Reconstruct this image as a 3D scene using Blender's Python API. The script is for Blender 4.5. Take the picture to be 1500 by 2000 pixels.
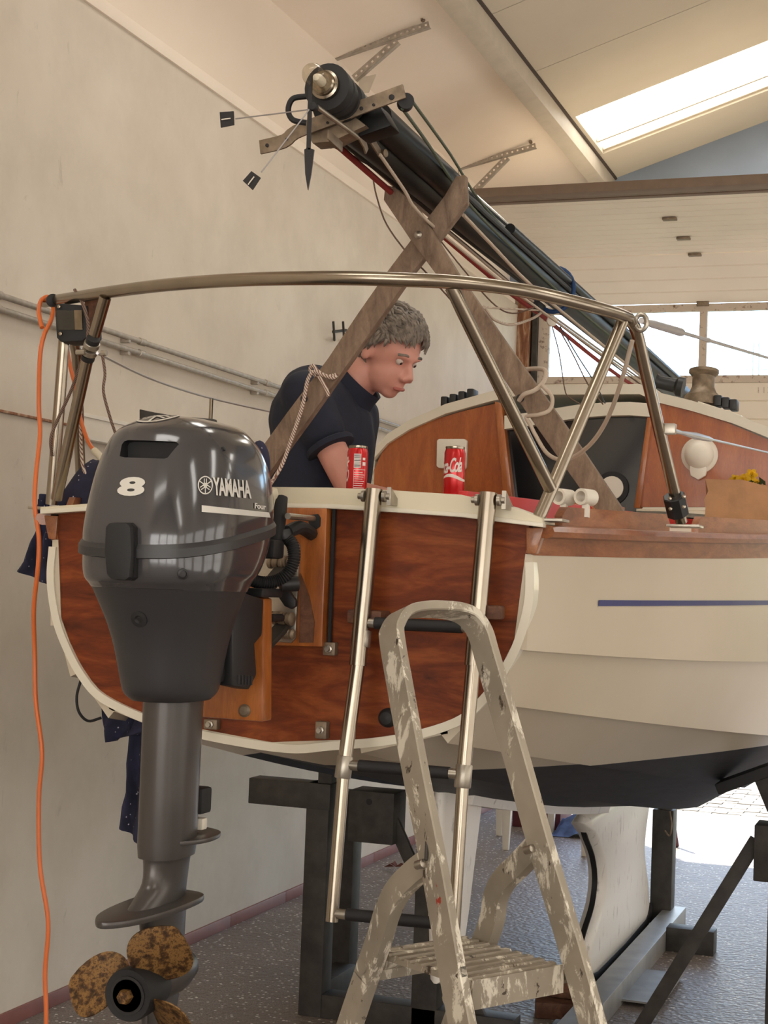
import bpy, bmesh, math, random
from mathutils import Vector as V, Matrix, Quaternion, noise
from mathutils.bvhtree import BVHTree
random.seed(7)
sc = bpy.context.scene
for o in list(bpy.data.objects): bpy.data.objects.remove(o)
COL = sc.collection
PI = math.pi
# ------------------------------------------------------------------ camera
FPX = 3050.0; YAW = math.radians(19.8); PITCH = math.atan(141/3050); ROLL = math.radians(2.21); H = 1.5
_f0 = V((-math.sin(YAW), math.cos(YAW), 0)); _r0 = V((math.cos(YAW), math.sin(YAW), 0)); _z = V((0, 0, 1))
CF = _f0*math.cos(PITCH)+_z*math.sin(PITCH); _u = _z*math.cos(PITCH)-_f0*math.sin(PITCH)
CR = _r0*math.cos(ROLL)+_u*math.sin(ROLL); CU = _u*math.cos(ROLL)-_r0*math.sin(ROLL)
CC = V((0, 0, H))
cd = bpy.data.cameras.new('camera'); cam = bpy.data.objects.new('camera', cd); COL.objects.link(cam)
cd.sensor_fit = 'VERTICAL'; cd.sensor_height = 20.0; cd.lens = 20.0*FPX/2000; cd.clip_start = 0.05; cd.clip_end = 1000
mw = Matrix.Identity(4)
for i in range(3): mw[i][0] = CR[i]; mw[i][1] = CU[i]; mw[i][2] = -CF[i]; mw[i][3] = CC[i]
cam.matrix_world = mw; sc.camera = cam
# ------------------------------------------------------------------ world, sun, exposure
sc.view_settings.view_transform = 'Standard'; sc.view_settings.look = 'None'
sc.view_settings.exposure = 0.10; sc.view_settings.gamma = 1.0; sc.view_settings.use_curve_mapping = False
wd = bpy.data.worlds.new('sky'); sc.world = wd; wd.use_nodes = True
wn = wd.node_tree; wn.nodes.clear()
sky = wn.nodes.new('ShaderNodeTexSky'); sky.sky_type = 'NISHITA'; sky.sun_disc = False
sky.sun_elevation = math.radians(42); sky.sun_rotation = math.radians(-35); sky.dust_density = 0.6; sky.air_density = 1.0
bg = wn.nodes.new('ShaderNodeBackground'); bg.inputs['Strength'].default_value = 0.7
wo = wn.nodes.new('ShaderNodeOutputWorld')
wn.links.new(sky.outputs[0], bg.inputs['Color']); wn.links.new(bg.outputs[0], wo.inputs['Surface'])
sl = bpy.data.lights.new('sun', 'SUN'); sl.energy = 15.0; sl.angle = math.radians(0.6); sl.color = (1, .95, .86)
so = bpy.data.objects.new('sun', sl); COL.objects.link(so); so.location = (-20, 30, 30)
_sd = V((0.577*math.cos(math.radians(42)), -0.816*math.cos(math.radians(42)), -math.sin(math.radians(42))))
so.rotation_euler = _sd.to_track_quat('-Z', 'Y').to_euler()
SKYLIGHT_STRENGTH = 6.8; SIDE_FILL_STRENGTH = 2.4; REAR_STRENGTH = 6.0
# ------------------------------------------------------------------ pixel -> point on a plane of the place
def ray(x, y): return CF+CR*((x-750)/FPX)-CU*((y-1000)/FPX)
def _at(x, y, ax, v):
    d = ray(x, y); return CC+d*((v-CC[ax])/d[ax])
def aX(x, y, v): return _at(x, y, 0, v)
def aY(x, y, v): return _at(x, y, 1, v)
def aZ(x, y, v): return _at(x, y, 2, v)
def aP(x, y, p, n):
    d = ray(x, y); return CC+d*((p-CC).dot(n)/d.dot(n))
def lin(c): 
    c /= 255.0
    return c/12.92 if c <= .04045 else ((c+.055)/1.055)**2.4
def rgb(r, g, b): return (lin(r), lin(g), lin(b), 1)
# ------------------------------------------------------------------ materials
MATS = {}
class N:
    def __init__(s, name):
        m = bpy.data.materials.new(name); m.use_nodes = True; s.m = m; s.t = m.node_tree; s.t.nodes.clear()
        s.out = s.t.nodes.new('ShaderNodeOutputMaterial'); MATS[name] = m
    def n(s, typ, **kw):
        k = s.t.nodes.new('ShaderNode'+typ)
        for a, b in kw.items(): setattr(k, a, b)
        return k
    def l(s, a, b): s.t.links.new(a, b)
    def coords(s, scale=(1, 1, 1), rot=(0, 0, 0)):
        tc = s.n('TexCoord'); mp = s.n('Mapping'); mp.inputs['Scale'].default_value = scale; mp.inputs['Rotation'].default_value = rot
        s.l(tc.outputs['Object'], mp.inputs['Vector']); return mp.outputs[0]
    def noise(s, vec, scale, detail=4, rough=.55, dist=0):
        k = s.n('TexNoise'); k.inputs['Scale'].default_value = scale; k.inputs['Detail'].default_value = detail
        k.inputs['Roughness'].default_value = rough; k.inputs['Distortion'].default_value = dist
        if vec is not None: s.l(vec, k.inputs['Vector'])
        return k.outputs['Fac']
    def ramp(s, fac, stops, interp='LINEAR'):
        k = s.n('ValToRGB'); cr = k.color_ramp; cr.interpolation = interp
        while len(cr.elements) < len(stops): cr.elements.new(0.5)
        for e, (p, c) in zip(cr.elements, stops): e.position = p; e.color = c
        s.l(fac, k.inputs[0]); return k.outputs[0]
    def mix(s, fac, a, b):
        k = s.n('Mix', data_type='RGBA')
        if isinstance(fac, float): k.inputs[0].default_value = fac
        else: s.l(fac, k.inputs[0])
        for i, v in ((6, a), (7, b)):
            if isinstance(v, tuple): k.inputs[i].default_value = v
            else: s.l(v, k.inputs[i])
        return k.outputs[2]
    def bsdf(s, color, rough=.5, metal=0, coat=0, bump=None, bstr=.2, bdist=.002, spec=.5, trans=0):
        b = s.n('BsdfPrincipled')
        for key, v in (('Base Color', color), ('Roughness', rough), ('Metallic', metal), ('Coat Weight', coat), ('Specular IOR Level', spec), ('Transmission Weight', trans)):
            if isinstance(v, (int, float, tuple)): b.inputs[key].default_value = v
            else: s.l(v, b.inputs[key])
        if coat: b.inputs['Coat Roughness'].default_value = .08
        if bump is not None:
            k = s.n('Bump'); k.inputs['Strength'].default_value = bstr; k.inputs['Distance'].default_value = bdist
            s.l(bump, k.inputs['Height']); s.l(k.outputs[0], b.inputs['Normal'])
        s.l(b.outputs[0], s.out.inputs[0]); return b
def simple(name, c, rough=.5, metal=0, var=.12, scale=12, coat=0, bump=0, spec=.5):
    s = N(name); v = s.coords(); f = s.noise(v, scale, 5)
    lo = tuple(x*(1-var) for x in c[:3])+(1,); hi = tuple(min(1, x*(1+var)) for x in c[:3])+(1,)
    col = s.ramp(f, [(.3, lo), (.7, hi)])
    s.bsdf(col, rough, metal, coat, bump=s.noise(v, scale*6, 3) if bump else None, bstr=bump, spec=spec); return MATS[name]
def wood(name, dark, mid, light, scale=(1, 1, 1), rough=.35, coat=.3, ns=7, dist=1.2, contrast=(.25, .5, .75), spec=.5):
    s = N(name); v = s.coords(scale); f = s.noise(v, ns, 6, .6, dist)
    f2 = s.noise(s.coords((scale[0]*2, scale[1]*2, scale[2]*2)), ns*6, 3)
    c = s.ramp(f, list(zip(contrast, (dark, mid, light))))
    c2 = s.ramp(f2, [(.3, (.72, .72, .72, 1)), (.7, (1.1, 1.1, 1.1, 1))])
    k = s.n('Mix', data_type='RGBA', blend_type='MULTIPLY'); k.inputs[0].default_value = .6; s.l(c, k.inputs[6]); s.l(c2, k.inputs[7])
    s.bsdf(k.outputs[2], rough, 0, coat, bump=f2, bstr=.08, spec=spec); return MATS[name]
# plaster wall: cream, with scuffs and grey dirt
s = N('wall_plaster'); v = s.coords()
c = s.ramp(s.noise(v, 1.1, 5, .6), [(.3, rgb(206, 194, 178)), (.7, rgb(220, 210, 196))])
sc1 = s.ramp(s.noise(s.coords((1, 1.2, .5)), 9, 8, .7, .6), [(.64, (0, 0, 0, 1)), (.72, (1, 1, 1, 1))])
c = s.mix(s.ramp(s.noise(v, 3.0, 6, .65), [(.42, (0, 0, 0, 1)), (.75, (.5, .5, .5, 1))]), c, rgb(188, 176, 160))
k = s.n('Math', operation='MULTIPLY'); k.inputs[1].default_value = .32; s.l(sc1, k.inputs[0])
c = s.mix(k.outputs[0], c, rgb(140, 130, 118))
s.bsdf(c, .75, bump=s.noise(v, 40, 4), bstr=.12)
# floor: dark speckled anti-slip screed
s = N('floor_screed'); v = s.coords()
vo = s.n('TexVoronoi'); vo.inputs['Scale'].default_value = 48; s.l(v, vo.inputs['Vector'])
sp = s.ramp(vo.outputs['Distance'], [(.2, (1, 1, 1, 1)), (.3, (0, 0, 0, 1))])
pick = s.ramp(vo.outputs['Color'], [(.5, (0, 0, 0, 1)), (.52, (1, 1, 1, 1))])
k = s.n('Math', operation='MULTIPLY'); s.l(sp, k.inputs[0]); s.l(pick, k.inputs[1])
base = s.ramp(s.noise(v, 2.2, 6, .6), [(.3, rgb(134, 122, 115)), (.7, rgb(168, 156, 148))])
fine = s.noise(v, 160, 3); base = s.mix(s.ramp(fine, [(.45, (0, 0, 0, 1)), (.6, (1, 1, 1, 1))]), rgb(112, 102, 96), base)
c = s.mix(k.outputs[0], base, rgb(226, 220, 212))
s.bsdf(c, s.ramp(fine, [(.3, (.34, .34, .34, 1)), (.7, (.65, .65, .65, 1))]), bump=vo.outputs['Distance'], bstr=.7, bdist=.004, spec=.15)
simple('skirting_tile', rgb(134, 86, 80), .45, var=.15, scale=6)
simple('roof_sheet', rgb(202, 190, 170), .55, var=.05, scale=1.2)
simple('ceiling_white', rgb(238, 224, 208), .6, var=.05, scale=.9)
simple('gable_paint', rgb(126, 136, 150), .7, var=.12, scale=1.5)
simple('beam_paint', rgb(196, 184, 166), .55, var=.06)
simple('seam_dark', rgb(70, 58, 50), .8)
simple('door_sheet', rgb(234, 222, 204), .5, var=.05, scale=2)
s = N('door_frame_worn'); v = s.coords()
c = s.mix(s.ramp(s.noise(v, 22, 6, .7), [(.55, (0, 0, 0, 1)), (.66, (1, 1, 1, 1))]), rgb(206, 190, 172), rgb(120, 90, 72)); s.bsdf(c, .6)
wood('door_jamb_wood', rgb(92, 52, 30), rgb(150, 100, 68), rgb(206, 180, 150), (3, 3, .6), .7, 0)
simple('door_seal', rgb(120, 100, 84), .6, var=.1)
s = N('glass_thin'); a = s.n('BsdfTransparent'); a.inputs[0].default_value = (.93, .97, .98, 1); g = s.n('BsdfGlossy'); g.inputs['Roughness'].default_value = .03
mx = s.n('MixShader'); mx.inputs[0].default_value = .06; s.l(a.outputs[0], mx.inputs[1]); s.l(g.outputs[0], mx.inputs[2]); s.l(mx.outputs[0], s.out.inputs[0])
s = N('lamp_glass'); a = s.n('BsdfTransparent'); a.inputs[0].default_value = (.9, .88, .82, 1); g = s.n('BsdfGlossy'); g.inputs['Roughness'].default_value = .04
fr = s.n('LayerWeight'); fr.inputs[0].default_value = .5
mx = s.n('MixShader'); k = s.n('Math', operation='MULTIPLY'); k.inputs[1].default_value = .22; s.l(fr.outputs['Facing'], k.inputs[0]); s.l(k.outputs[0], mx.inputs[0]); s.l(a.outputs[0], mx.inputs[1]); s.l(g.outputs[0], mx.inputs[2]); s.l(mx.outputs[0], s.out.inputs[0])
s = N('window_glow'); e = s.n('Emission'); e.inputs[0].default_value = (1, .94, .85, 1); e.inputs[1].default_value = SIDE_FILL_STRENGTH; s.l(e.outputs[0], s.out.inputs[0])
s = N('rear_glow'); e = s.n('Emission'); e.inputs[0].default_value = (1, .965, .91, 1); e.inputs[1].default_value = REAR_STRENGTH; s.l(e.outputs[0], s.out.inputs[0])
s = N('skylight_sheet'); e = s.n('Emission'); e.inputs[0].default_value = (1, .955, .87, 1); e.inputs[1].default_value = SKYLIGHT_STRENGTH; s.l(e.outputs[0], s.out.inputs[0])
simple('galvanised', rgb(168, 158, 146), .45, .55, var=.18, scale=30)
simple('stainless', rgb(156, 145, 130), .24, 1.0, var=.08, scale=20)
simple('stainless_dull', rgb(170, 162, 150), .35, .9, var=.15, scale=30)
simple('old_alloy', rgb(128, 112, 94), .5, .55, var=.3, scale=40, bump=.2)
simple('black_plastic', rgb(27, 26, 28), .45, var=.2, scale=20)
simple('black_gloss', rgb(10, 9, 11), .16, var=.1, coat=.5)
simple('black_rubber', rgb(24, 23, 25), .65, var=.2)
simple('mast_black', rgb(15, 14, 15), .42, 0, var=.25, scale=25, spec=.22)
simple('mast_silver', rgb(178, 182, 186), .2, .85, var=.12, scale=20)
simple('cowl_grey', rgb(68, 67, 70), .16, .25, var=.03, scale=4, coat=.6)
simple('motor_grey', rgb(52, 51, 53), .38, .15, var=.06, scale=6)
simple('leg_grey', rgb(78, 74, 72), .3, .45, var=.1, scale=8)
simple('flange_grey', rgb(44, 43, 45), .4, var=.08)
simple('decal_silver', rgb(206, 202, 194), .4, .1, var=.03)
s = N('prop_bronze'); v = s.coords()
c = s.ramp(s.noise(v, 70, 6, .7), [(.32, rgb(30, 18, 10)), (.46, rgb(78, 52, 26)), (.56, rgb(140, 104, 58)), (.66, rgb(60, 36, 18)), (.8, rgb(120, 88, 48))]); s.bsdf(c, .5, .35, bump=s.noise(v, 120, 3), bstr=.4)
wood('mahogany', rgb(68, 28, 9), rgb(114, 50, 18), rgb(148, 78, 34), (1.1, 1, 5), .5, 0, ns=3.2, dist=2.0, spec=.25)
wood('mahogany_rail', rgb(104, 56, 28), rgb(146, 88, 50), rgb(172, 112, 70), (4, .6, 4), .35, .3, ns=6)
wood('bulkhead_ply', rgb(138, 66, 18), rgb(164, 84, 26), rgb(180, 102, 38), (5, 1, 1.0), .34, .3, ns=5, dist=.8)
wood('varnish_orange', rgb(128, 66, 24), rgb(168, 96, 40), rgb(190, 116, 54), (5, 5, .8), .35, .35, ns=6, dist=.6)
wood('weathered_timber', rgb(92, 72, 58), rgb(126, 104, 86), rgb(150, 128, 108), (5, 5, 1.4), .75, 0, ns=8, dist=.6)
wood('block_wood', rgb(60, 34, 22), rgb(96, 60, 40), rgb(126, 84, 60), (4, 4, 4), .7, 0)
# hull paint: cream topsides above a straight waterline, black antifouling under it
s = N('hull_paint'); tc = s.n('TexCoord'); sx = s.n('SeparateXYZ'); s.l(tc.outputs['Object'], sx.inputs[0])
k1 = s.n('Math', operation='MULTIPLY_ADD'); k1.inputs[1].default_value = .037; s.l(sx.outputs['Y'], k1.inputs[0]); s.l(sx.outputs['Z'], k1.inputs[2])
k2 = s.n('Math', operation='GREATER_THAN'); k2.inputs[1].default_value = 1.105+.037*3.2; s.l(k1.outputs[0], k2.inputs[0])
af = s.ramp(s.noise(s.coords((6, .6, 6)), 8, 5), [(.35, rgb(20, 20, 25)), (.7, rgb(40, 40, 47))])
top = s.ramp(s.noise(s.coords(), 1.5, 4), [(.3, rgb(188, 175, 153)), (.7, rgb(198, 186, 166))])
k3 = s.n('Math', operation='MULTIPLY_ADD'); k3.inputs[1].default_value = -.25; k3.inputs[2].default_value = .6; s.l(k2.outputs[0], k3.inputs[0])
s.bsdf(s.mix(k2.outputs[0], af, top), k3.outputs[0])
simple('white_paint', rgb(216, 208, 190), .35, var=.04, scale=5, coat=.2)
simple('cream_paint', rgb(206, 196, 172), .4, var=.05, scale=5)
simple('white_plastic', rgb(222, 214, 200), .4, var=.04, scale=8)
s = N('fin_white'); v = s.coords((3, 3, 1))
c = s.mix(s.ramp(s.noise(v, 8, 7, .7, .5), [(.58, (0, 0, 0, 1)), (.72, (1, 1, 1, 1))]), rgb(226, 220, 212), rgb(150, 138, 128)); s.bsdf(c, .4)
simple('red_paint', rgb(196, 30, 30), .4, var=.1)
simple('stripe_blue', rgb(24, 34, 104), .4, var=.05)
simple('can_red', rgb(206, 26, 30), .25, .3, var=.05, coat=.3)
simple('can_white', rgb(236, 228, 222), .4, var=.03)
simple('can_black', rgb(30, 20, 20), .5)
simple('skin', rgb(204, 146, 130), .5, var=.07, scale=20)
simple('hair_grey', rgb(118, 108, 98), .6, var=.45, scale=60, bump=.6)
simple('eye_white', rgb(196, 180, 170), .2, var=.01); simple('eye_dark', rgb(40, 30, 24), .2); simple('lip', rgb(170, 100, 90), .5)
simple('shirt_navy', rgb(26, 30, 46), .85, var=.15, scale=30, bump=.15)
simple('trousers_dark', rgb(40, 42, 52), .85, var=.1)
s = N('rag_navy'); v = s.coords(); vo = s.n('TexVoronoi'); vo.inputs['Scale'].default_value = 100; s.l(v, vo.inputs['Vector'])
f = s.ramp(vo.outputs['Distance'], [(.13, (1, 1, 1, 1)), (.2, (0, 0, 0, 1))]); pk = s.ramp(vo.outputs['Color'], [(.6, (0, 0, 0, 1)), (.62, (1, 1, 1, 1))])
k = s.n('Math', operation='MULTIPLY'); s.l(f, k.inputs[0]); s.l(pk, k.inputs[1])
s.bsdf(s.mix(k.outputs[0], s.ramp(s.noise(v, 14, 4), [(.3, rgb(22, 22, 38)), (.7, rgb(46, 46, 74))]), rgb(190, 186, 196)), .9)
def rope_mat(name, c1, c2, scale=160):
    s = N(name); v = s.coords((1, 1, 1), (.6, .5, .3)); w = s.n('TexWave'); w.inputs['Scale'].default_value = scale; w.inputs['Distortion'].default_value = 1.5; s.l(v, w.inputs['Vector'])
    s.bsdf(s.ramp(w.outputs['Fac'], [(.45, c1), (.75, c2)]), .8)
rope_mat('rope_white', rgb(196, 182, 166), rgb(168, 148, 130)); rope_mat('rope_fleck', rgb(206, 192, 178), rgb(120, 84, 72), 60)
rope_mat('rope_red', rgb(150, 44, 36), rgb(120, 32, 30)); rope_mat('rope_green', rgb(96, 104, 84), rgb(62, 72, 62)); rope_mat('rope_brown', rgb(122, 100, 86), rgb(74, 52, 44), 90)
rope_mat('rope_grey', rgb(86, 90, 92), rgb(46, 50, 54)); rope_mat('rope_blue', rgb(30, 66, 110), rgb(24, 50, 90))
simple('cable_orange', rgb(206, 104, 46), .45, var=.06)
simple('wire_steel', rgb(176, 172, 172), .35, .7, var=.1)
simple('cradle_steel', rgb(62, 58, 54), .6, .35, var=.3, scale=18, bump=.15)
simple('beam_zinc', rgb(150, 148, 144), .5, .5, var=.15, scale=10)
s = N('ladder_alloy'); v = s.coords()
c = s.ramp(s.noise(v, 5, 4), [(.35, rgb(132, 122, 108)), (.7, rgb(170, 159, 142))])
c = s.mix(s.ramp(s.noise(s.coords((1, 1, .45)), 22, 8, .72, .5), [(.54, (0, 0, 0, 1)), (.58, (1, 1, 1, 1))]), c, rgb(212, 204, 188))
c = s.mix(s.ramp(s.noise(s.coords((1.3, 1, .5)), 36, 7, .7, .4), [(.63, (0, 0, 0, 1)), (.66, (1, 1, 1, 1))]), c, rgb(70, 58, 48))
c = s.mix(s.ramp(s.noise(s.coords((1, 1.3, .9)), 11, 5, .6, .2), [(.70, (0, 0, 0, 1)), (.72, (1, 1, 1, 1))]), c, rgb(150, 52, 36))
s.bsdf(c, .5, .25, bump=s.noise(v, 30, 4), bstr=.3)
simple('paper_bag', rgb(176, 132, 96), .8, var=.12, scale=20, bump=.4)
simple('petal_yellow', rgb(236, 196, 36), .6, var=.15, scale=40); simple('leaf_green', rgb(70, 80, 40), .7, var=.3)
simple('crate_red', rgb(92, 36, 42), .6); simple('cloth_blue', rgb(92, 116, 170), .85, var=.4, scale=14)
simple('dead_leaf', rgb(96, 50, 36), .8); simple('foil_blue', rgb(120, 150, 180), .25, .8, var=.3, scale=30, bump=.5)
simple('paver', rgb(120, 112, 98), .85, var=.12, scale=4); simple('concrete', rgb(140, 135, 126), .85, var=.08, scale=3); simple('grass', rgb(70, 82, 48), .9, var=.2, scale=1)
# ------------------------------------------------------------------ mesh builder
def cat(pts, n=6, closed=False):
    pts = [V(p) for p in pts]; out = []; m = len(pts)
    rng = range(m if closed else m-1)
    for i in rng:
        p1, p2 = pts[i], pts[(i+1) % m]
        p0 = pts[i-1] if (i > 0 or closed) else p1*2-p2
        p3 = pts[(i+2) % m] if (i+2 < m or closed) else p2*2-p1
        for k in range(n):
            t = k/n
            out.append(.5*((2*p1)+(p2-p0)*t+(2*p0-5*p1+4*p2-p3)*t*t+(3*p1-p0-3*p2+p3)*t**3))
    if not closed: out.append(pts[-1])
    return out
class MB:
    def __init__(s): s.v = []; s.f = []
    def add(s, vs, fs):
        b = len(s.v); s.v += [V(p) for p in vs]; s.f += [tuple(b+i for i in f) for f in fs]; return s
    def box(s, c, size, R=None):
        c = V(c); hx, hy, hz = (q/2 for q in size); R = R or Matrix.Identity(3)
        vs = [c+R@V((x*hx, y*hy, z*hz)) for z in (-1, 1) for y in (-1, 1) for x in (-1, 1)]
        return s.add(vs, [(0, 2, 3, 1), (4, 5, 7, 6), (0, 1, 5, 4), (2, 6, 7, 3), (0, 4, 6, 2), (1, 3, 7, 5)])
    def bb(s, p, q):
        p, q = V(p), V(q); return s.box((p+q)/2, [abs(a) for a in (q-p)])
    def bar(s, p, q, w, h, up=(0, 0, 1)):
        p, q = V(p), V(q); d = (q-p).normalized(); x = d.cross(V(up)).normalized(); z = x.cross(d)
        R = Matrix((x, d, z)).transposed(); return s.box((p+q)/2, (w, (q-p).length, h), R)
    def sweep(s, pts, prof, ref=None, closed=False, caps=True, scales=None):
        pts = [V(p) for p in pts]; m = len(pts); k = len(prof); rings = []
        prev = None
        for i, p in enumerate(pts):
            a = pts[i-1] if (i > 0 or closed) else p; b = pts[(i+1) % m] if (i < m-1 or closed) else p
            t = (b-a).normalized()
            if ref is not None: x = V(ref) - t*t.dot(V(ref)); x.normalize()
            else:
                if prev is None:
                    up = V((0, 0, 1)) if abs(t.z) < .9 else V((0, 1, 0)); x = up.cross(t).normalized()
                else:
                    x = prev-t*prev.dot(t); x.normalize()
            prev = x; y = t.cross(x); sc_ = scales[i] if scales else 1
            rings.append([p+(x*u+y*w)*sc_ for u, w in prof])
        return s.loft(rings, closed, caps)
    def loft(s, rings, closed=False, caps=True):
        k = len(rings[0]); m = len(rings); vs = [p for r in rings for p in r]; fs = []
        for i in range(m if closed else m-1):
            j = (i+1) % m
            for a in range(k):
                b = (a+1) % k; fs.append((i*k+a, i*k+b, j*k+b, j*k+a))
        if caps and not closed: fs += [tuple(range(k))[::-1], tuple((m-1)*k+a for a in range(k))]
        return s.add(vs, fs)
    def tube(s, pts, r, n=10, closed=False, caps=True):
        rr = r if isinstance(r, (list, tuple)) else None; r0 = 1 if rr else r
        prof = [(r0*math.cos(2*PI*i/n), r0*math.sin(2*PI*i/n)) for i in range(n)]
        return s.sweep(pts, prof, None, closed, caps, rr)
    def lathe(s, p, d, prof, n=24, caps=True):
        p = V(p); d = V(d).normalized(); up = V((0, 0, 1)) if abs(d.z) < .9 else V((1, 0, 0)); x = d.cross(up).normalized(); y = d.cross(x)
        return s.loft([[p+d*h+(x*math.cos(2*PI*i/n)+y*math.sin(2*PI*i/n))*max(r, 1e-4) for i in range(n)] for r, h in prof], False, caps)
    def prism(s, poly, vec):
        poly = [V(p) for p in poly]; vec = V(vec); k = len(poly)
        return s.add(poly+[p+vec for p in poly], [tuple(range(k))[::-1], tuple(range(k, 2*k))]+[(i, (i+1) % k, k+(i+1) % k, k+i) for i in range(k)])
    def ball(s, c, r, nu=16, nv=10, R=None):
        c = V(c); r = r if isinstance(r, (tuple, list)) else (r, r, r); R = R or Matrix.Identity(3); rings = []
        for j in range(nv+1):
            th = PI*min(max(j/nv, .02), .98)
            rings.append([c+R@V((r[0]*math.sin(th)*math.cos(2*PI*i/nu), r[1]*math.sin(th)*math.sin(2*PI*i/nu), -r[2]*math.cos(th))) for i in range(nu)])
        return s.loft(rings)
    def build(s, name, mat, parent=None, bevel=0, smooth=35, seg=2, kind=None):
        me = bpy.data.meshes.new(name); me.from_pydata([tuple(p) for p in s.v], [], s.f)
        bm = bmesh.new(); bm.from_mesh(me); bmesh.ops.recalc_face_normals(bm, faces=bm.faces)
        if bevel:
            es = [e for e in bm.edges if len(e.link_faces) == 2 and e.calc_face_angle(0) > .5]
            bmesh.ops.bevel(bm, geom=es, offset=bevel, segments=seg, affect='EDGES', profile=.6, clamp_overlap=True)
        bm.to_mesh(me); bm.free()
        return link(name, me, mat, parent, smooth, kind)
def link(name, me, mat, parent=None, smooth=35, kind=None):
    if mat:
        me.materials.clear(); me.materials.append(MATS[mat])
    if smooth:
        me.shade_smooth(); me.set_sharp_from_angle(angle=math.radians(smooth))
    me.name = name; o = bpy.data.objects.new(name, me); COL.objects.link(o)
    if parent: adopt(o, parent)
    if kind: o['kind'] = kind
    return o
ROOT_LOC = {}
def adopt(o, p):
    o.parent = p
    o.matrix_parent_inverse = Matrix.Translation(-V(ROOT_LOC.get(p.name, (0, 0, 0))))
def tag(o, label, category, group=None):
    o['label'] = label; o['category'] = category
    if group: o['group'] = group
    return o
def thing(name, label, category, loc=(0, 0, 0), group=None):
    o = bpy.data.objects.new(name, None); COL.objects.link(o); o.location = loc; o.empty_display_size = .1
    ROOT_LOC[o.name] = tuple(loc); return tag(o, label, category, group)
def struct(o): o['kind'] = 'structure'; return o
def clone(src, name, parent, loc):
    o = src.copy(); o.name = name; COL.objects.link(o); o.location = loc
    o.parent = parent; o.matrix_parent_inverse = Matrix.Translation(-V(ROOT_LOC.get(parent.name, (0, 0, 0)))) if parent else Matrix.Identity(4)
    return o
def text_geo(body, size, offset=0, shear=0, spacing=1.0, cuts=2, maxlen=.006):
    cu = bpy.data.curves.new('t', 'FONT'); cu.body = body; cu.size = size; cu.offset = offset; cu.shear = shear; cu.space_character = spacing; cu.resolution_u = 4
    ob = bpy.data.objects.new('t', cu); COL.objects.link(ob); dg = bpy.context.evaluated_depsgraph_get()
    me = bpy.data.meshes.new_from_object(ob.evaluated_get(dg)); bpy.data.objects.remove(ob); bpy.data.curves.remove(cu)
    bm = bmesh.new(); bm.from_mesh(me); bmesh.ops.triangulate(bm, faces=bm.faces)
    for _ in range(cuts):
        es = [e for e in bm.edges if e.calc_length() > maxlen]
        if es: bmesh.ops.subdivide_edges(bm, edges=es, cuts=1); bmesh.ops.triangulate(bm, faces=[f for f in bm.faces if len(f.verts) > 3])
    vs = [v.co.copy() for v in bm.verts]; fs = [tuple(v.index for v in f.verts) for f in bm.faces]; bm.free(); bpy.data.meshes.remove(me)
    x0 = min(v.x for v in vs); x1 = max(v.x for v in vs); y0 = min(v.y for v in vs); y1 = max(v.y for v in vs)
    return [((v.x-x0)/(x1-x0), (v.y-y0)/(y1-y0)) for v in vs], fs
def remesh(mb, voxel, smooth_it=3):
    me = bpy.data.meshes.new('r'); me.from_pydata([tuple(p) for p in mb.v], [], mb.f)
    bm = bmesh.new(); bm.from_mesh(me); bmesh.ops.recalc_face_normals(bm, faces=bm.faces); bm.to_mesh(me); bm.free()
    ob = bpy.data.objects.new('r', me); COL.objects.link(ob)
    m = ob.modifiers.new('r', 'REMESH'); m.mode = 'VOXEL'; m.voxel_size = voxel
    if smooth_it: k = ob.modifiers.new('s', 'SMOOTH'); k.iterations = smooth_it; k.factor = .5
    dg = bpy.context.evaluated_depsgraph_get(); out = bpy.data.meshes.new_from_object(ob.evaluated_get(dg))
    bpy.data.objects.remove(ob); bpy.data.meshes.remove(me); return out
# ================================================================== the hall
WX = -2.873; UX = -2.976; YD = 10.69; YG = 10.74; YB = -6.0; XR = 6.4; RS = .33167; RZ = 5.154; RIDGE = 1.7
def rz(x): return RZ+RS*x if x <= RIDGE else RZ+RS*RIDGE-RS*(x-RIDGE)
struct(MB().bb((-3.2, YB-.2, -.12), (XR+.2, YD, 0)).build('floor', 'floor_screed', smooth=0))
wl = struct(MB().bb((-3.2, YB, 0), (WX, YG, 3.50)).build('wall_left', 'wall_plaster', smooth=0))
MB().bb((-3.2, YB, 3.50), (UX, YG, rz(UX)+.02)).build('upper_wall', 'ceiling_white', wl, smooth=0)
struct(MB().bb((-3.0, YB, 3.495), (WX+.012, YD-.2, 3.545)).build('trim_1', 'ceiling_white', bevel=.004))
bs = thing('baseboard_left', 'red brown tiled skirting along the foot of the plaster wall', 'skirting', (WX, 5, 0)); del bs['category']; bs['kind'] = 'structure'
y = 2.6; k = 0
while y < YD-.1:
    t = MB().bb((WX, y+.003, 0), (WX+.012, min(y+.6, YD-.02), .05)).build('skirting_tile', 'skirting_tile', bs, bevel=.002); y += .6
struct(MB().bb((-3.2, YB-.2, 0), (XR+.2, YB, 6)).build('wall_back', 'wall_plaster', smooth=0))
struct(MB().bb((XR, YB, 0), (XR+.2, YG, 4.3)).build('wall_right', 'wall_plaster', smooth=0))
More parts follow.
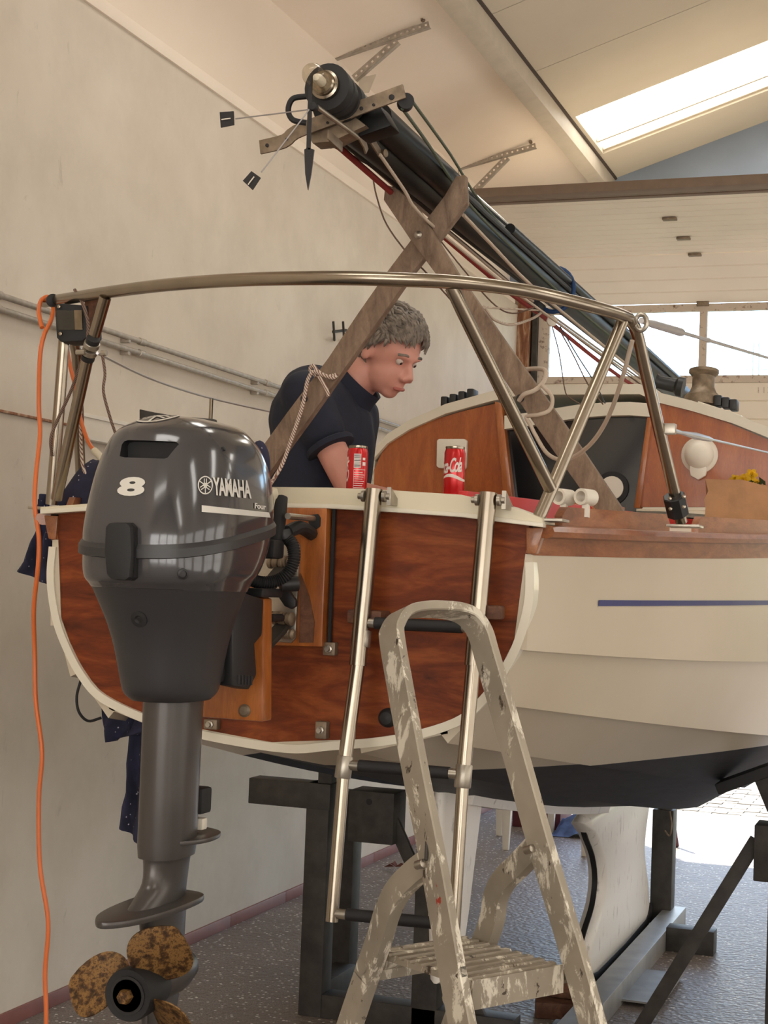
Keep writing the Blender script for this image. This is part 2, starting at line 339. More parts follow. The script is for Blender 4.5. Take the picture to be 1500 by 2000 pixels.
# unseen windows behind and beside the camera, sized and lit as fill light
WN = 20
def fill_window(x0, y0, x1, y1, z0, z1, mat='window_glow'):
    global WN
    WN += 1; horiz = abs(x1-x0) > abs(y1-y0)
    w = struct(MB().bb((x0, y0, z0), (x1, y1, z1)).build('window_%d' % WN, mat, smooth=0))
    n = 3
    for k in range(n+1):
        t = k/n; a = ((x0+(x1-x0)*t, YB+.03, z0), (x0+(x1-x0)*t, YB+.03, z1)) if horiz else ((XR-.03, y0+(y1-y0)*t, z0), (XR-.03, y0+(y1-y0)*t, z1))
        MB().bar(a[0], a[1], .05, .05, (1, 0, 0)).build('glazing_bar', 'white_paint', w)
    for z in (z0, (z0+z1)/2, z1):
        a = ((x0, YB+.03, z), (x1, YB+.03, z)) if horiz else ((XR-.03, y0, z), (XR-.03, y1, z))
        MB().bar(a[0], a[1], .05, .05).build('glazing_bar', 'white_paint', w)
for xx in (-2.6, -.3, 2.0, 4.2): fill_window(xx, YB, xx+2.0, YB+.02, .5, 3.1, 'rear_glow')
for yy in (-4.5, -1.6, 1.3, 4.2, 7.1): fill_window(XR-.02, yy, XR, yy+2.3, .15, 2.7)  # side windows added low to brighten the wall beneath the hull
# roof: smooth strip over the wall, purlin, then sandwich panels with skylight bays between them
def slope_slab(x0, x1, y0, y1, t=.06, dz=0):
    m = MB(); z0, z1 = rz(x0)+dz, rz(x1)+dz
    return m.add([(x0, y0, z0), (x1, y0, z1), (x1, y1, z1), (x0, y1, z0), (x0, y0, z0+t), (x1, y0, z1+t), (x1, y1, z1+t), (x0, y1, z0+t)],
                 [(0, 3, 2, 1), (4, 5, 6, 7), (0, 1, 5, 4), (1, 2, 6, 5), (2, 3, 7, 6), (3, 0, 4, 7)])
ceil = struct(slope_slab(-3.1, -2.27, YB, YG).build('ceiling', 'ceiling_white', smooth=0))
struct(MB().prism([(-2.325, YB, rz(-2.325)-.11), (-2.235, YB, rz(-2.235)-.11), (-2.235, YB, rz(-2.235)+.03), (-2.325, YB, rz(-2.325)+.03)], (0, YG-YB, 0)).build('trim_2', 'beam_paint', bevel=.004))
MB().prism([(-2.236, YB, rz(-2.236)-.012), (-2.222, YB, rz(-2.222)-.012), (-2.222, YB, rz(-2.222)+.01), (-2.236, YB, rz(-2.236)+.01)], (0, YG-YB, 0)).build('shadow_gap', 'seam_dark', ceil)
MB().prism([(-2.335, YB, rz(-2.335)-.018), (-2.325, YB, rz(-2.325)-.018), (-2.325, YB, rz(-2.325)), (-2.335, YB, rz(-2.335))], (0, YG-YB, 0)).build('cover_strip', 'beam_paint', ceil)
wi = 0
def panel(y0, y1):
    for xa, xb in ((-2.24, RIDGE), (RIDGE, XR+.1)):
        slope_slab(xa, xb, y0+.004, y1-.004, .06).build('roof_panel', 'roof_sheet', ceil, smooth=0)
def skyl(y0, y1):
    global wi
    for xa, xb in ((-2.2, -.1), (RIDGE+1.5, XR-.6)):
        wi += 1
        w = struct(slope_slab(xa, xb, y0, y1, .01, .05).build('window_%d' % wi, 'skylight_sheet', smooth=0))
        for yy in (y0+.01, y0+(y1-y0)*.76, y1-.01): MB().bar((xa, yy, rz(xa)+.035), (xb, yy, rz(xb)+.035), .025, .03).build('glazing_bar', 'roof_sheet', w)
    for xa, xb in ((-2.24, -2.2), (-.1, RIDGE), (RIDGE, RIDGE+1.5), (XR-.6, XR+.1)):
        slope_slab(xa, xb, y0, y1, .06).build('roof_panel', 'roof_sheet', ceil, smooth=0)
panel(10.15, YG+.05); skyl(9.32, 10.15)
y = 9.32
for cnt in range(16):
    if cnt in (4, 9, 14): skyl(y-.83, y); y -= .83
    else: panel(y-.905, y); y -= .905
    if y < YB: break
# dark sealing strip in the panel seams, above the ceiling
slope_slab(-2.24, RIDGE, YB, 9.32, .01, .062).build('seam_tape', 'seam_dark', ceil, smooth=0)
slope_slab(RIDGE, XR, YB, 9.32, .01, .062).build('seam_tape', 'seam_dark', ceil, smooth=0)
# front gable over the sectional door
OW0, OW1, OZ = -2.72, 1.72, 3.62
g = MB().prism([(-3.2, YG, OZ), (XR+.2, YG, OZ), (XR+.2, YG, 4.15), (RIDGE, YG, rz(RIDGE)+.05), (-3.2, YG, rz(-3.2)+.05)], (0, .2, 0))
wf = struct(g.build('wall_front', 'gable_paint', smooth=0))
MB().bb((-3.2, YG, 0), (OW0, YG+.2, OZ)).build('pier', 'wall_plaster', wf, smooth=0)
MB().bb((OW1, YG, 0), (XR+.2, YG+.2, OZ)).build('pier', 'wall_plaster', wf, smooth=0)
j = struct(MB().bb((WX, YD-.09, 0), (WX+.085, YD+.04, 3.66)).build('trim_3', 'door_jamb_wood', bevel=.006))
struct(MB().bb((WX+.1, YD-.05, 0), (WX+.135, YD+.02, 3.5)).build('trim_4', 'cradle_steel'))
# sectional door, half open: sections hang in the opening and run back under the roof
door = thing('door_1', 'cream sectional door half open with a row of windows', 'door', (-.5, YD, 1.95)); del door['category']; door['kind'] = 'structure'
DX0, DX1 = -2.745, 1.66
def section(p, q, nx):     # profile from p to q (Y,Z), inside normal nx (Y,Z); three shallow grooves
    p, q, nn = V((0, p[0], p[1])), V((0, q[0], q[1])), V((0, nx[0], nx[1])); L = (q-p).length; d = (q-p).normalized(); pr = [p+d*.0005-nn*.006, p+d*.005]
    for gpos in (.25, .5, .75):
        g0 = L*gpos; pr += [p+d*(g0-.006), p+d*g0-nn*.007, p+d*(g0+.006)]
    pr += [q-d*.005, q-d*.0005-nn*.006, q-d*.0005-nn*.04, p+d*.0005-nn*.04]
    return MB().prism([a+V((DX0, 0, 0)) for a in pr], (DX1-DX0, 0, 0)).build('door_section', 'door_sheet', door, smooth=20)
secs = [((YD, 1.955), (YD, 2.455), (-1, 0)), ((YD, 2.455), (YD, 2.956), (-1, 0)), ((YD, 3.50), (10.27, 3.755), (-.51, -.86)),
        ((10.263, 3.757), (9.788, 3.757), (0, -1)), ((9.788, 3.757), (9.261, 3.757), (0, -1)), ((9.261, 3.757), (8.72, 3.757), (0, -1))]
for s_ in secs: section(*s_)
PX = [-2.66, -1.585, -.51, .565, 1.60]
fw = MB(); z0, z1 = 2.956, 3.50; xs = [DX0]
for i, a in enumerate(PX): xs += [a-(.0 if i == 0 else .026), a+(.0 if i == 0 else .026)]
xs = [DX0, PX[0]]
for a in PX[1:-1]: xs += [a-.026, a+.026]
xs += [PX[-1], DX1]; zs = [z0, 3.006, 3.449, z1]
bmv = {}; fs = []; vs = []
for yy in (YD, YD+.04):
    for x in xs:
        for z in zs: bmv[(yy, x, z)] = len(vs); vs.append((x, yy, z))
def fq(a, b, c, d): fs.append(tuple(bmv[k] for k in (a, b, c, d)))
for i in range(len(xs)-1):
    for jz in range(3):
        hole = (jz == 1 and i % 2 == 1)
        x0, x1, za, zb = xs[i], xs[i+1], zs[jz], zs[jz+1]
        if hole:
            for (pa, pb) in (((x0, za), (x1, za)), ((x1, za), (x1, zb)), ((x1, zb), (x0, zb)), ((x0, zb), (x0, za))):
                fq((YD, *pa), (YD, *pb), (YD+.04, *pb), (YD+.04, *pa))
        else:
            for yy in (YD, YD+.04): fq((yy, x0, za), (yy, x1, za), (yy, x1, zb), (yy, x0, zb))
for i in range(len(xs)-1):
    for z in (z0, z1): fq((YD, xs[i], z), (YD, xs[i+1], z), (YD+.04, xs[i+1], z), (YD+.04, xs[i], z))
for jz in range(3):
    for x in (xs[0], xs[-1]): fq((YD, x, zs[jz]), (YD, x, zs[jz+1]), (YD+.04, x, zs[jz+1]), (YD+.04, x, zs[jz]))
wfm = MB().add(vs, fs).build('window_frame', 'door_frame_worn', door, smooth=0)
for i in range(1, len(xs)-1, 2): MB().bb((xs[i]+.001, YD+.015, 3.007), (xs[i+1]-.001, YD+.021, 3.448)).build('pane', 'glass_thin', door, smooth=0)
MB().bb((DX0, 8.50, 3.735), (DX1, 8.60, 3.79)).build('edge_rail', 'door_seal', door, bevel=.006)
MB().bb((DX0, 8.605, 3.742), (DX1, 8.66, 3.775)).build('edge_rail', 'door_seal', door, bevel=.006)
MB().bb((DX0, 8.665, 3.738), (DX1, 8.715, 3.775)).build('edge_rail', 'door_seal', door, bevel=.004)
MB().bb((DX0, YD, 1.92), (DX1, YD+.04, 1.955)).build('bottom_seal', 'black_rubber', door)
hx = -1.59
for (yy, zz) in ((YD-.012, 3.51), (10.263, 3.745), (9.788, 3.747), (9.261, 3.747)):
    MB().box((hx, yy, zz), (.085, .02 if zz < 3.6 else .05, .06 if zz < 3.6 else .015)).build('hinge', 'old_alloy', door, bevel=.004)
tv, tf = text_geo('11300', .05, cuts=0); x0 = -1.0
MB().add([aY(1480+u*50, 768-v_*12, YD-.003) for u, v_ in tv], tf).build('stamped_number', 'door_frame_worn', door, smooth=0)
# outside: concrete apron, brick paving, grass beyond
ap = struct(MB().bb((-6, YD, -.12), (8, YG+.35, -.005)).build('ground', 'concrete', smooth=0))
MB().bb((-8, YG+.35, -.16), (10, 16, -.045)).build('paving_bed', 'seam_dark', ap, smooth=0)
pm = MB().bb((-.098, -.048, -.06), (.098, .048, 0)).build('paver', 'paver', ap, bevel=.004)
first = True
for r_ in range(17):
    for c_ in range(13):
        loc = (-2.6+c_*.2+(.1 if r_ % 2 else 0), YG+.42+r_*.1, -.012+random.uniform(-.003, .003))
        if first: pm.location = loc; first = False
        else: clone(pm, 'paver', ap, loc)
for xa, xb in ((-8, -2.7), (.11, 10)): MB().bb((xa, YG+.36, -.1), (xb, YG+2.07, -.015)).build('far_paving', 'paver', ap, smooth=0)
pv = MB().bb((-8, YG+2.07, -.1), (10, 16, -.015)).build('far_paving', 'paver', ap, smooth=0)
struct(MB().bb((-90, 16, -.2), (90, 260, -.02)).build('ground_field', 'grass', smooth=0))
# transmission tower far off, seen through the right hand window; pale colour stands in for haze
tw = aY(1477, 700, 160); m = MB(); hgt = tw.z+1.6
for sx_, sy_ in ((-1, -1), (1, -1), (1, 1), (-1, 1)): m.bar((tw.x+sx_*.8, 160+sy_*.8, 0), (tw.x+sx_*.25, 160+sy_*.25, hgt), .10, .10, (1, 0, 0))
for zz, ww in ((.9, 1.4), (.96, 1.1)): m.bar((tw.x-ww*.8, 160, hgt*zz), (tw.x+ww*.8, 160, hgt*zz), .1, .1)
for k in range(9):
    a, b = k/9, (k+1)/9; wa, wb = .8-.55*a, .8-.55*b
    m.bar((tw.x-wa, 160-wa, hgt*a), (tw.x+wb, 160-wb, hgt*b), .06, .06, (0, 1, 0)); m.bar((tw.x+wa, 160-wa, hgt*a), (tw.x-wb, 160-wb, hgt*b), .06, .06, (0, 1, 0))
tag(m.build('pylon', 'door_sheet', smooth=0), 'faint distant steel pylon seen through the door window', 'pylon')
# pipes, duct and small fixings on the left wall
for zz, lab in ((2.37, 'upper of two grey steel pipes running along the plaster wall'), (2.326, 'lower of two grey steel pipes running along the plaster wall')):
    p = thing('wall_pipe', lab, 'pipe', (WX+.03, 6, zz), 'pipes on the wall')
    MB().tube([(WX+.03, 2.6, zz), (WX+.03, 10.5, zz)], .0105, 12).build('pipe', 'galvanised', p)
    for yy in (4.2, 5.15, 6.3, 7.4, 8.6, 9.6): MB().lathe((WX+.03, yy-.02, zz), (0, 1, 0), [(.0105, 0), (.014, .002), (.014, .04), (.0105, .042)], 12).build('coupling', 'galvanised', p)
    for yy in (5.05, 6.2, 7.3, 8.5, 9.5): MB().bb((WX, yy-.008, zz-.02), (WX+.036, yy+.008, zz+.004)).build('clip', 'galvanised', p, bevel=.002)
d = thing('cable_duct', 'white plastic cable duct along the wall behind the stern rail', 'duct', (WX, 5, 1.97))
MB().bb((WX, 4.75, 1.965), (WX+.03, 10.3, 2.06)).build('duct_body', 'white_plastic', d, bevel=.003)
MB().bb((WX+.03, 4.75, 1.968), (WX+.036, 10.3, 1.982)).build('lip', 'white_plastic', d); MB().bb((WX+.03, 4.75, 2.045), (WX+.036, 10.3, 2.057)).build('lip', 'white_plastic', d)
tag(MB().bb((WX, 2.6, 2.005), (WX+.01, 4.74, 2.014)).build('ledge_strip', 'door_jamb_wood', bevel=.003), 'thin brown strip along the wall left of the cable duct', 'strip')
h_ = thing('wall_hook', 'small two pronged steel hook on the wall above the person', 'hook', tuple(aX(662, 660, WX)))
for px in (653, 672): MB().tube(cat([aX(px, 662, WX), aX(px, 662, WX+.04), aX(px-2, 628, WX+.05)], 5), .006, 8).build('prong', 'cradle_steel', h_)
MB().tube([aX(650, 648, WX+.004), aX(676, 645, WX+.004)], .007, 8).build('plate', 'cradle_steel', h_)
# slotted-angle roof brackets
def slotted(p, q, w, nrm, mat, parent, name, pitch=.032, hole=.012):
    p, q = V(p), V(q); d = (q-p).normalized(); L = (q-p).length; nn = V(nrm).normalized(); x = d.cross(nn).normalized(); k = int(L/pitch); us = [0]
    for i in range(k): c = (i+.5)*L/k; us += [c-hole/2, c+hole/2]
    us += [L]; ws = [-w/2, -hole/2, hole/2, w/2]; vs = []; fs = []
    for t in (0, .003):
        for u in us:
            for ww in ws: vs.append(p+d*u+x*ww+nn*t)
    nw = 4; nu = len(us); I = lambda t, i, jj: t*nu*nw+i*nw+jj
    for i in range(nu-1):
        for jj in range(3):
            if jj == 1 and i % 2 == 1: continue
            for t in (0, 1): fs.append((I(t, i, jj), I(t, i+1, jj), I(t, i+1, jj+1), I(t, i, jj+1)))
    o = MB().add(vs, fs).build(name, mat, parent, smooth=0)
    MB().add([p+x*w/2, q+x*w/2, q+x*w/2-nn*.03, p+x*w/2-nn*.03], [(0, 1, 2, 3)]).build(name+'_flange', mat, parent, smooth=0); return o
for YY, px, lab in ((7.27, [(648, 112), (838, 47), (690, 152), (775, 78)], 'perforated steel angle bracket under the roof above the masthead'),
                    (9.42, [(897, 326), (1046, 284), (925, 372), (990, 306)], 'perforated steel angle bracket under the roof beside the blue gable')):
    b = thing('roof_bracket', lab, 'bracket', tuple(aY(*px[0], YY)), 'slotted roof brackets')
    P = [aY(*q, YY) for q in px]
    slotted(P[0], P[1], .03, (0, -1, 0), 'galvanised', b, 'arm'); slotted(P[2]+V((0, .004, 0)), P[3]+V((0, .004, 0)), .034, (0, -1, 0), 'galvanised', b, 'brace')
    MB().bar(P[0]+V((-.012, 0, .02)), P[0]+V((-.012, 0, -.1)), .02, .006, (0, 1, 0)).build('wall_plate', 'galvanised', b)
    MB().lathe(P[1]+V((-.03, -.004, .02)), (0, -1, 0), [(.012, 0), (.012, .012), (.006, .014), (.006, .03)], 6).build('bolt', 'old_alloy', b)
q = [aY(x, y, 7.3) for x, y in ((700, 152), (734, 145), (720, 180), (701, 182))]
tag(MB().prism(q, (0, .006, 0)).build('gusset_plate', 'beam_paint', smooth=0), 'small cream gusset plate below the perforated bracket by the masthead', 'plate')
# ================================================================== the boat
X0 = -1.245; YT = 2.85
boat = thing('sailboat', 'small cream clinker sailboat with mahogany transom standing in a cradle', 'boat', (X0, 5.6, 0))
def grow(d):
    if d <= 3.25: return .26*d-.04*d*d
    return .4225
def taper(d): return 1 if d <= 3.25 else max(0.0, 1-((d-3.25)/2.5)**2)
LEN = 5.75
# b0, growth, z(0), slope, curvature, stem z, stem d
EDGES = [(.528, 1.0, 1.608, .027, .006, 1.88, 5.75), (.516, 1.0, 1.566, .023, .006, 1.83, 5.72), (.500, .97, 1.400, -.052, .010, 1.62, 5.6), (.452, .85, 1.300, -.107, .005, 1.42, 5.45),
         (.365, .5, 1.222, -.14, .003, 1.2, 5.25), (.20, .4, 1.188, -.185, .011, .98, 5.0), (.0, 0, 1.168, -.205, .0155, .72, 4.7)]
def edge(i, d, side=1):
    b0, g, z0, k, q, zs, ds = EDGES[i]; d_ = d/LEN*ds
    b = (b0+g*grow(d_)) if d_ <= 3.25 else (b0+g*.4225)*max(0, 1-((d_-3.25)/(ds-3.25))**1.8)
    z = z0+k*d_+q*d_*d_
    if d_ > 3.25:
        z3 = z0+k*3.25+q*3.25**2; t = (d_-3.25)/(ds-3.25); z = z3+(zs-z3)*t*t
    return V((X0+side*b, YT+d_, z))
DS = [0, .15, .4, .7, 1.0, 1.4, 1.8, 2.3, 2.8, 3.3, 3.8, 4.3, 4.8, 5.25, 5.6, 5.75]
TH = .014
def strip(i, j, side, mat, name, out0=0.0, out1=TH, over=.012, inner=-.012):
    rings = []
    for d in DS:
        a, b = edge(i, d, side), edge(j, d, side); t = (b-a)
        n = V((t.z*-1*side, 0, t.x*side)); n = n.normalized() if n.length > 1e-6 else V((side, 0, 0))
        if n.x*side < 0: n = -n
        if name == 'bottom_plank' and n.z > 0: n = -n
        tt = t.normalized() if t.length > 1e-6 else V((0, 0, -1))
        rings.append([a+n*out0, b+tt*over+n*out1, b+tt*over+n*inner, a+n*inner])
    return MB().loft(rings).build(name, mat, boat, smooth=25)
for side in (1, -1):
    strip(0, 1, side, 'mahogany_rail', 'sheer_strake', .004, .004, 0)
    for i in (1, 2, 3, 4): strip(i, i+1, side, 'hull_paint', 'plank', .0 if i > 1 else .002, TH if i < 4 else TH)
    strip(5, 6, side, 'hull_paint', 'bottom_plank', 0, .002, 0)
# blue stripe on the starboard topside
rows = []
for k in range(15):
    d = .29+2.9*k/14; e1_, e2_ = edge(1, d), edge(2, d); zc_ = 1.479+.010*(d-.33); pts_ = []
    for dz in (.006, -.006):
        t = (e1_.z-zc_-dz)/(e1_.z-e2_.z); pts_.append(V((e1_.x+(e2_.x-e1_.x)*t+.002+(TH-.002)*t+.0006, e1_.y+(e2_.y-e1_.y)*t, zc_+dz)))
    rows.append(pts_)
n_ = V((.0015, 0, 0)); MB().loft([[r[0], r[0]+n_, r[1]+n_, r[1]] for r in rows]).build('stripe', 'stripe_blue', boat, smooth=0)
# transom
tp_sb = [(edge(i, 0, 1), i) for i in range(7)]
outl = [(1040, 1030), (1038, 1083), (1037, 1170), (1016, 1254), (985, 1315), (944, 1371), (890, 1414), (776, 1446), (648, 1459), (560, 1464)]
outs = [aY(x, y, YT) for x, y in outl]; port = [V((2*X0-p.x, YT, p.z)) for p in outs[:-1]][::-1]
outline = [V((p.x, YT, p.z)) for p in outs]+port
bot = MB().prism([p+V((0, .004, 0)) for p in [V((X0+(p.x-X0)*.985, p.y, p.z+.004)) for p in outline]+[aY(x, y, YT) for x, y in ((165, 992), (330, 984), (520, 981), (640, 983), (760, 990), (900, 1000))]], (0, .03, 0)); bot.build('transom', 'mahogany', boat, smooth=0)
ringo = outline; cx = X0; cz = 1.45
smoothline = cat(ringo, 5)
tr = MB(); inn = []
for i, p in enumerate(smoothline):
    a = smoothline[max(i-1, 0)]; b = smoothline[min(i+1, len(smoothline)-1)]; t = (b-a).normalized(); nn = V((-t.z, 0, t.x))
    if nn.dot(V((cx, YT, cz))-p) < 0: nn = -nn
    inn.append(nn)
k0 = next(i for i, p in enumerate(smoothline) if p.z < 1.566); k1 = len(smoothline)-k0
seg = list(range(k0, k1))
tr.loft([[smoothline[i]-inn[i]*.006+V((0, -.006, 0)), smoothline[i]+inn[i]*.011+V((0, -.006, 0)), smoothline[i]+inn[i]*.011+V((0, .01, 0)), smoothline[i]-inn[i]*.006+V((0, .03, 0))] for i in seg]); tr.build('transom_trim', 'white_paint', boat, smooth=40)
# cambered aft deck beam over the transom
bt = [(78, 1004), (165, 998), (330, 991), (520, 991), (640, 993), (760, 1000), (900, 1010), (1060, 1030)]
tpz = [(78, 990), (165, 984), (330, 966), (520, 951), (640, 952), (760, 957), (900, 966), (985, 985), (1060, 1012)]
MB().prism([aY(x, y, 2.83) for x, y in bt]+[aY(x, y, 2.83) for x, y in tpz[::-1]], (0, .10, 0)).build('aft_deck_beam', 'cream_paint', boat, bevel=.003, smooth=30)
MB().prism([aY(x, y, 2.822) for x, y in bt]+[aY(x, y-9, 2.822) for x, y in bt[::-1]], (0, .03, 0)).build('beam_moulding', 'white_paint', boat, bevel=.002, smooth=30)
MB().prism([aY(x, y, 2.845) for x, y in ((1027, 1030), (1062, 1030), (1056, 1052), (1046, 1082), (1028, 1082))], (0, .03, 0)).build('corner_block', 'mahogany_rail', boat, bevel=.003)
MB().prism([V((2*X0-p.x, p.y, p.z)) for p in [aY(x, y, 2.845) for x, y in ((1027, 1030), (1062, 1030), (1056, 1052), (1046, 1082), (1028, 1082))]], (0, .03, 0)).build('corner_block', 'mahogany_rail', boat, bevel=.003)
# rubbing strake and toe rails
for side in (1, -1):
    pts = [edge(0, d, side)+V((.012*side, 0, .002)) for d in DS]
    MB().sweep(cat(pts, 3), [(.02, 0), (.016, .010), (.004, .013), (-.012, .012), (-.016, 0), (-.012, -.012), (.004, -.013), (.016, -.010)], (side, 0, 0)).build('rubbing_strake', 'mahogany_rail', boat)
    for d0, d1 in ((.10, .62), (.80, 2.6), (2.7, 4.6)):
        dl = [d0, d0+.012, d0+.02]+[d0+(d1-d0)*k/6 for k in range(1, 6)]+[d1-.02, d1-.012, d1]; m = MB(); rg = []
        for k, d in enumerate(dl):
            p = edge(0, d, side)+V((-.012*side, 0, .010)); q = .042-((.018, .006)[k] if k < 2 else (.006, .018)[k-len(dl)+2] if k >= len(dl)-2 else 0)
            rg.append([p+V((.008*side, 0, 0)), p+V((.008*side, 0, q)), p+V((-.008*side, 0, q)), p+V((-.008*side, 0, 0))])
        m.loft(rg).build('toe_rail', 'mahogany_rail', boat, smooth=20)
# decks, coamings, cockpit
def deckpt(d, f, side, dz=0): e = edge(0, d, side); return V((X0+(e.x-X0)*f, e.y, e.z+.012+.03*(1-f)+dz))
for side in (1, -1):
    rg = []
    for k in range(11):
        d = .05+2.45*k/10; e = edge(0, d, side); xi = X0+side*min(abs(e.x-X0)-.03, .36+.05*d)
        rg.append([V((e.x, e.y, e.z+.010)), V((xi, e.y, e.z+.03)), V((xi, e.y, e.z+.015)), V((e.x, e.y, e.z-.005))])
    MB().loft(rg).build('side_deck', 'white_paint', boat, smooth=20)
    rg = []
    for k in range(9):
        d = .12+2.38*k/8; e = edge(0, d, side); xi = X0+side*(.345+.05*d)
        rg.append([V((xi, e.y, 1.40)), V((xi, e.y, 1.688+.028*d)), V((xi-.02*side, e.y, 1.688+.028*d)), V((xi-.02*side, e.y, 1.40))])
    MB().loft(rg).build('cockpit_coaming', 'red_paint' if side == 1 else 'varnish_orange', boat, bevel=.002)
    MB().add([(X0+side*.12, 3.0, 1.41), (X0+side*.40, 3.0, 1.41), (X0+side*.62, 5.34, 1.41), (X0+side*.16, 5.34, 1.41), (X0+side*.12, 3.0, 1.38), (X0+side*.40, 3.0, 1.38), (X0+side*.62, 5.34, 1.38), (X0+side*.16, 5.34, 1.38)],
             [(0, 1, 2, 3), (4, 7, 6, 5), (0, 4, 5, 1), (1, 5, 6, 2), (2, 6, 7, 3), (3, 7, 4, 0)]).build('cockpit_seat', 'varnish_orange', boat)
MB().bb((X0-.2, 3.62, 1.10), (X0+.2, 5.34, 1.12)).build('cockpit_sole', 'white_paint', boat)
MB().bb((X0-.34, 2.89, 1.27), (X0+.34, 2.905, 1.64)).build('transom_liner', 'white_paint', boat)
rg = []
for k in range(13):
    d = 2.45+3.2*k/12; a, b = edge(0, d, -1), edge(0, d, 1); w = abs(b.x-X0)
    rg.append([V((X0+w*t, a.y, a.z+.01+.06*(1-t*t)*min(1, w/.6))) for t in (-1, -.6, -.2, .2, .6, 1)])
vs = [p for r in rg for p in r]; MB().add(vs, [(i*6+j, i*6+j+1, i*6+j+7, i*6+j+6) for i in range(12) for j in range(5)]).build('fore_deck', 'white_paint', boat, smooth=30)
# cabin: bulkhead, coachroof
YK = 5.35
def bz(x): return 1.985+.21*(1-((x-X0)/.80)**2) if abs(x-X0) < .8 else 1.985
bulk_px_l = [(718, 990), (722, 940), (738, 900), (758, 862), (790, 843), (840, 822), (900, 804), (972, 787), (985, 990)]
bulk_px_r = [(1240, 990), (1266, 800), (1270, 787), (1300, 790), (1340, 800), (1420, 825), (1500, 858), (1530, 875), (1545, 990)]
for poly in (bulk_px_l, bulk_px_r):
    MB().prism([aY(x, y, YK) for x, y in poly], (0, .02, 0)).build('cabin_bulkhead', 'bulkhead_ply', boat, smooth=0)
# roof edge moulding follows the bulkhead tops; roof extruded forward
roof_o = [(722, 900), (728, 880), (757, 847), (800, 820), (870, 789), (960, 764), (1020, 752)]
roof_r = [(1250, 750), (1285, 766), (1350, 782), (1430, 806), (1500, 834), (1545, 856), (1570, 880)]
top = [aY(x, y, YK-.02) for x, y in roof_o]+[aY(x, y, YK-.02) for x, y in roof_r]
low = [p+V((0, 0, -.035)) for p in top]
m = MB(); m.loft([[p, q, q+V((0, 2.3, -.10)), p+V((0, 2.3, -.10))] for p, q in zip(top, low)]).build('coachroof', 'white_paint', boat, smooth=30)
for s_, poly in ((0, [(722, 900), (736, 905), (758, 866), (728, 880)]),): pass
for xside, px in ((-1, [(718, 1000), (722, 900)]), (1, [(1568, 1000), (1570, 880)])):
    a, b = aY(*px[0], YK), aY(*px[1], YK)
    MB().add([a, b, b+V((-xside*.0, 2.3, -.1)), a+V((0, 2.3, 0)), a+V((-.02*xside, 0, 0)), b+V((-.02*xside, 0, 0)), b+V((-.02*xside, 2.3, -.1)), a+V((-.02*xside, 2.3, 0))], [(0, 1, 2, 3), (4, 7, 6, 5), (0, 4, 5, 1), (1, 5, 6, 2), (2, 6, 7, 3), (3, 7, 4, 0)]).build('cabin_side', 'white_paint', boat, smooth=0)
hp = [(985, 812), (1030, 806), (1080, 798), (1130, 790), (1180, 786), (1230, 785), (1272, 788)]
MB().prism([aY(x, y, YK-.03) for x, y in hp]+[aY(x, y+26, YK-.03) for x, y in hp[::-1]], (0, .6, 0)).build('sliding_hatch', 'white_paint', boat, smooth=30)
for px in ([(966, 784), (979, 787), (1003, 990), (985, 990)], [(1264, 815), (1274, 815), (1250, 992), (1238, 992)]):
    MB().prism([aY(x, y, YK-.03) for x, y in px], (0, .05, 0)).build('door_post', 'varnish_orange', boat, bevel=.003)
MB().prism([aY(x, y, YK+.01) for x, y in ((975, 800), (1266, 795), (1240, 1010), (1000, 1010))], (0, .012, 0)).build('washboard', 'black_gloss', boat, smooth=0)
c_ = aY(1195, 953, YK); w_ = MB().lathe(c_+V((0, .012, 0)), (0, -1, 0), [(.058, 0), (.058, .012), (.042, .014), (.042, .0)], 28).build('porthole_rim', 'black_rubber', boat)
MB().lathe(c_+V((0, .004, 0)), (0, -1, 0), [(.041, 0), (.041, .008), (.02, .01), (.001, .0105)], 28).build('porthole_lens', 'white_plastic', w_)
# fittings on the bulkhead
vn = MB().lathe(aY(1367, 889, YK), (0, -1, 0), [(.062, 0), (.062, .010), (.050, .018), (.046, .03), (.028, .045), (.008, .05), (.001, .05)], 32).build('round_vent', 'white_plastic', boat)
MB().prism([aY(x, y, YK-.006) for x, y in ((1350, 900), (1380, 900), (1382, 918), (1379, 930), (1365, 938), (1350, 930), (1348, 918))], (0, -.02, 0)).build('vent_spout', 'white_plastic', vn, bevel=.004)
pn = MB().prism([aY(x, y, YK) for x, y in ((856, 861), (860, 858), (910, 858), (915, 862), (913, 914), (909, 918), (860, 915), (855, 911))], (0, -.02, 0)).build('switch_panel', 'white_plastic', boat, bevel=.005)
MB().lathe(aY(888, 878, YK-.02), (0, -1, 0), [(.009, 0), (.009, .004), (.004, .006)], 14).build('knob', 'white_plastic', pn)
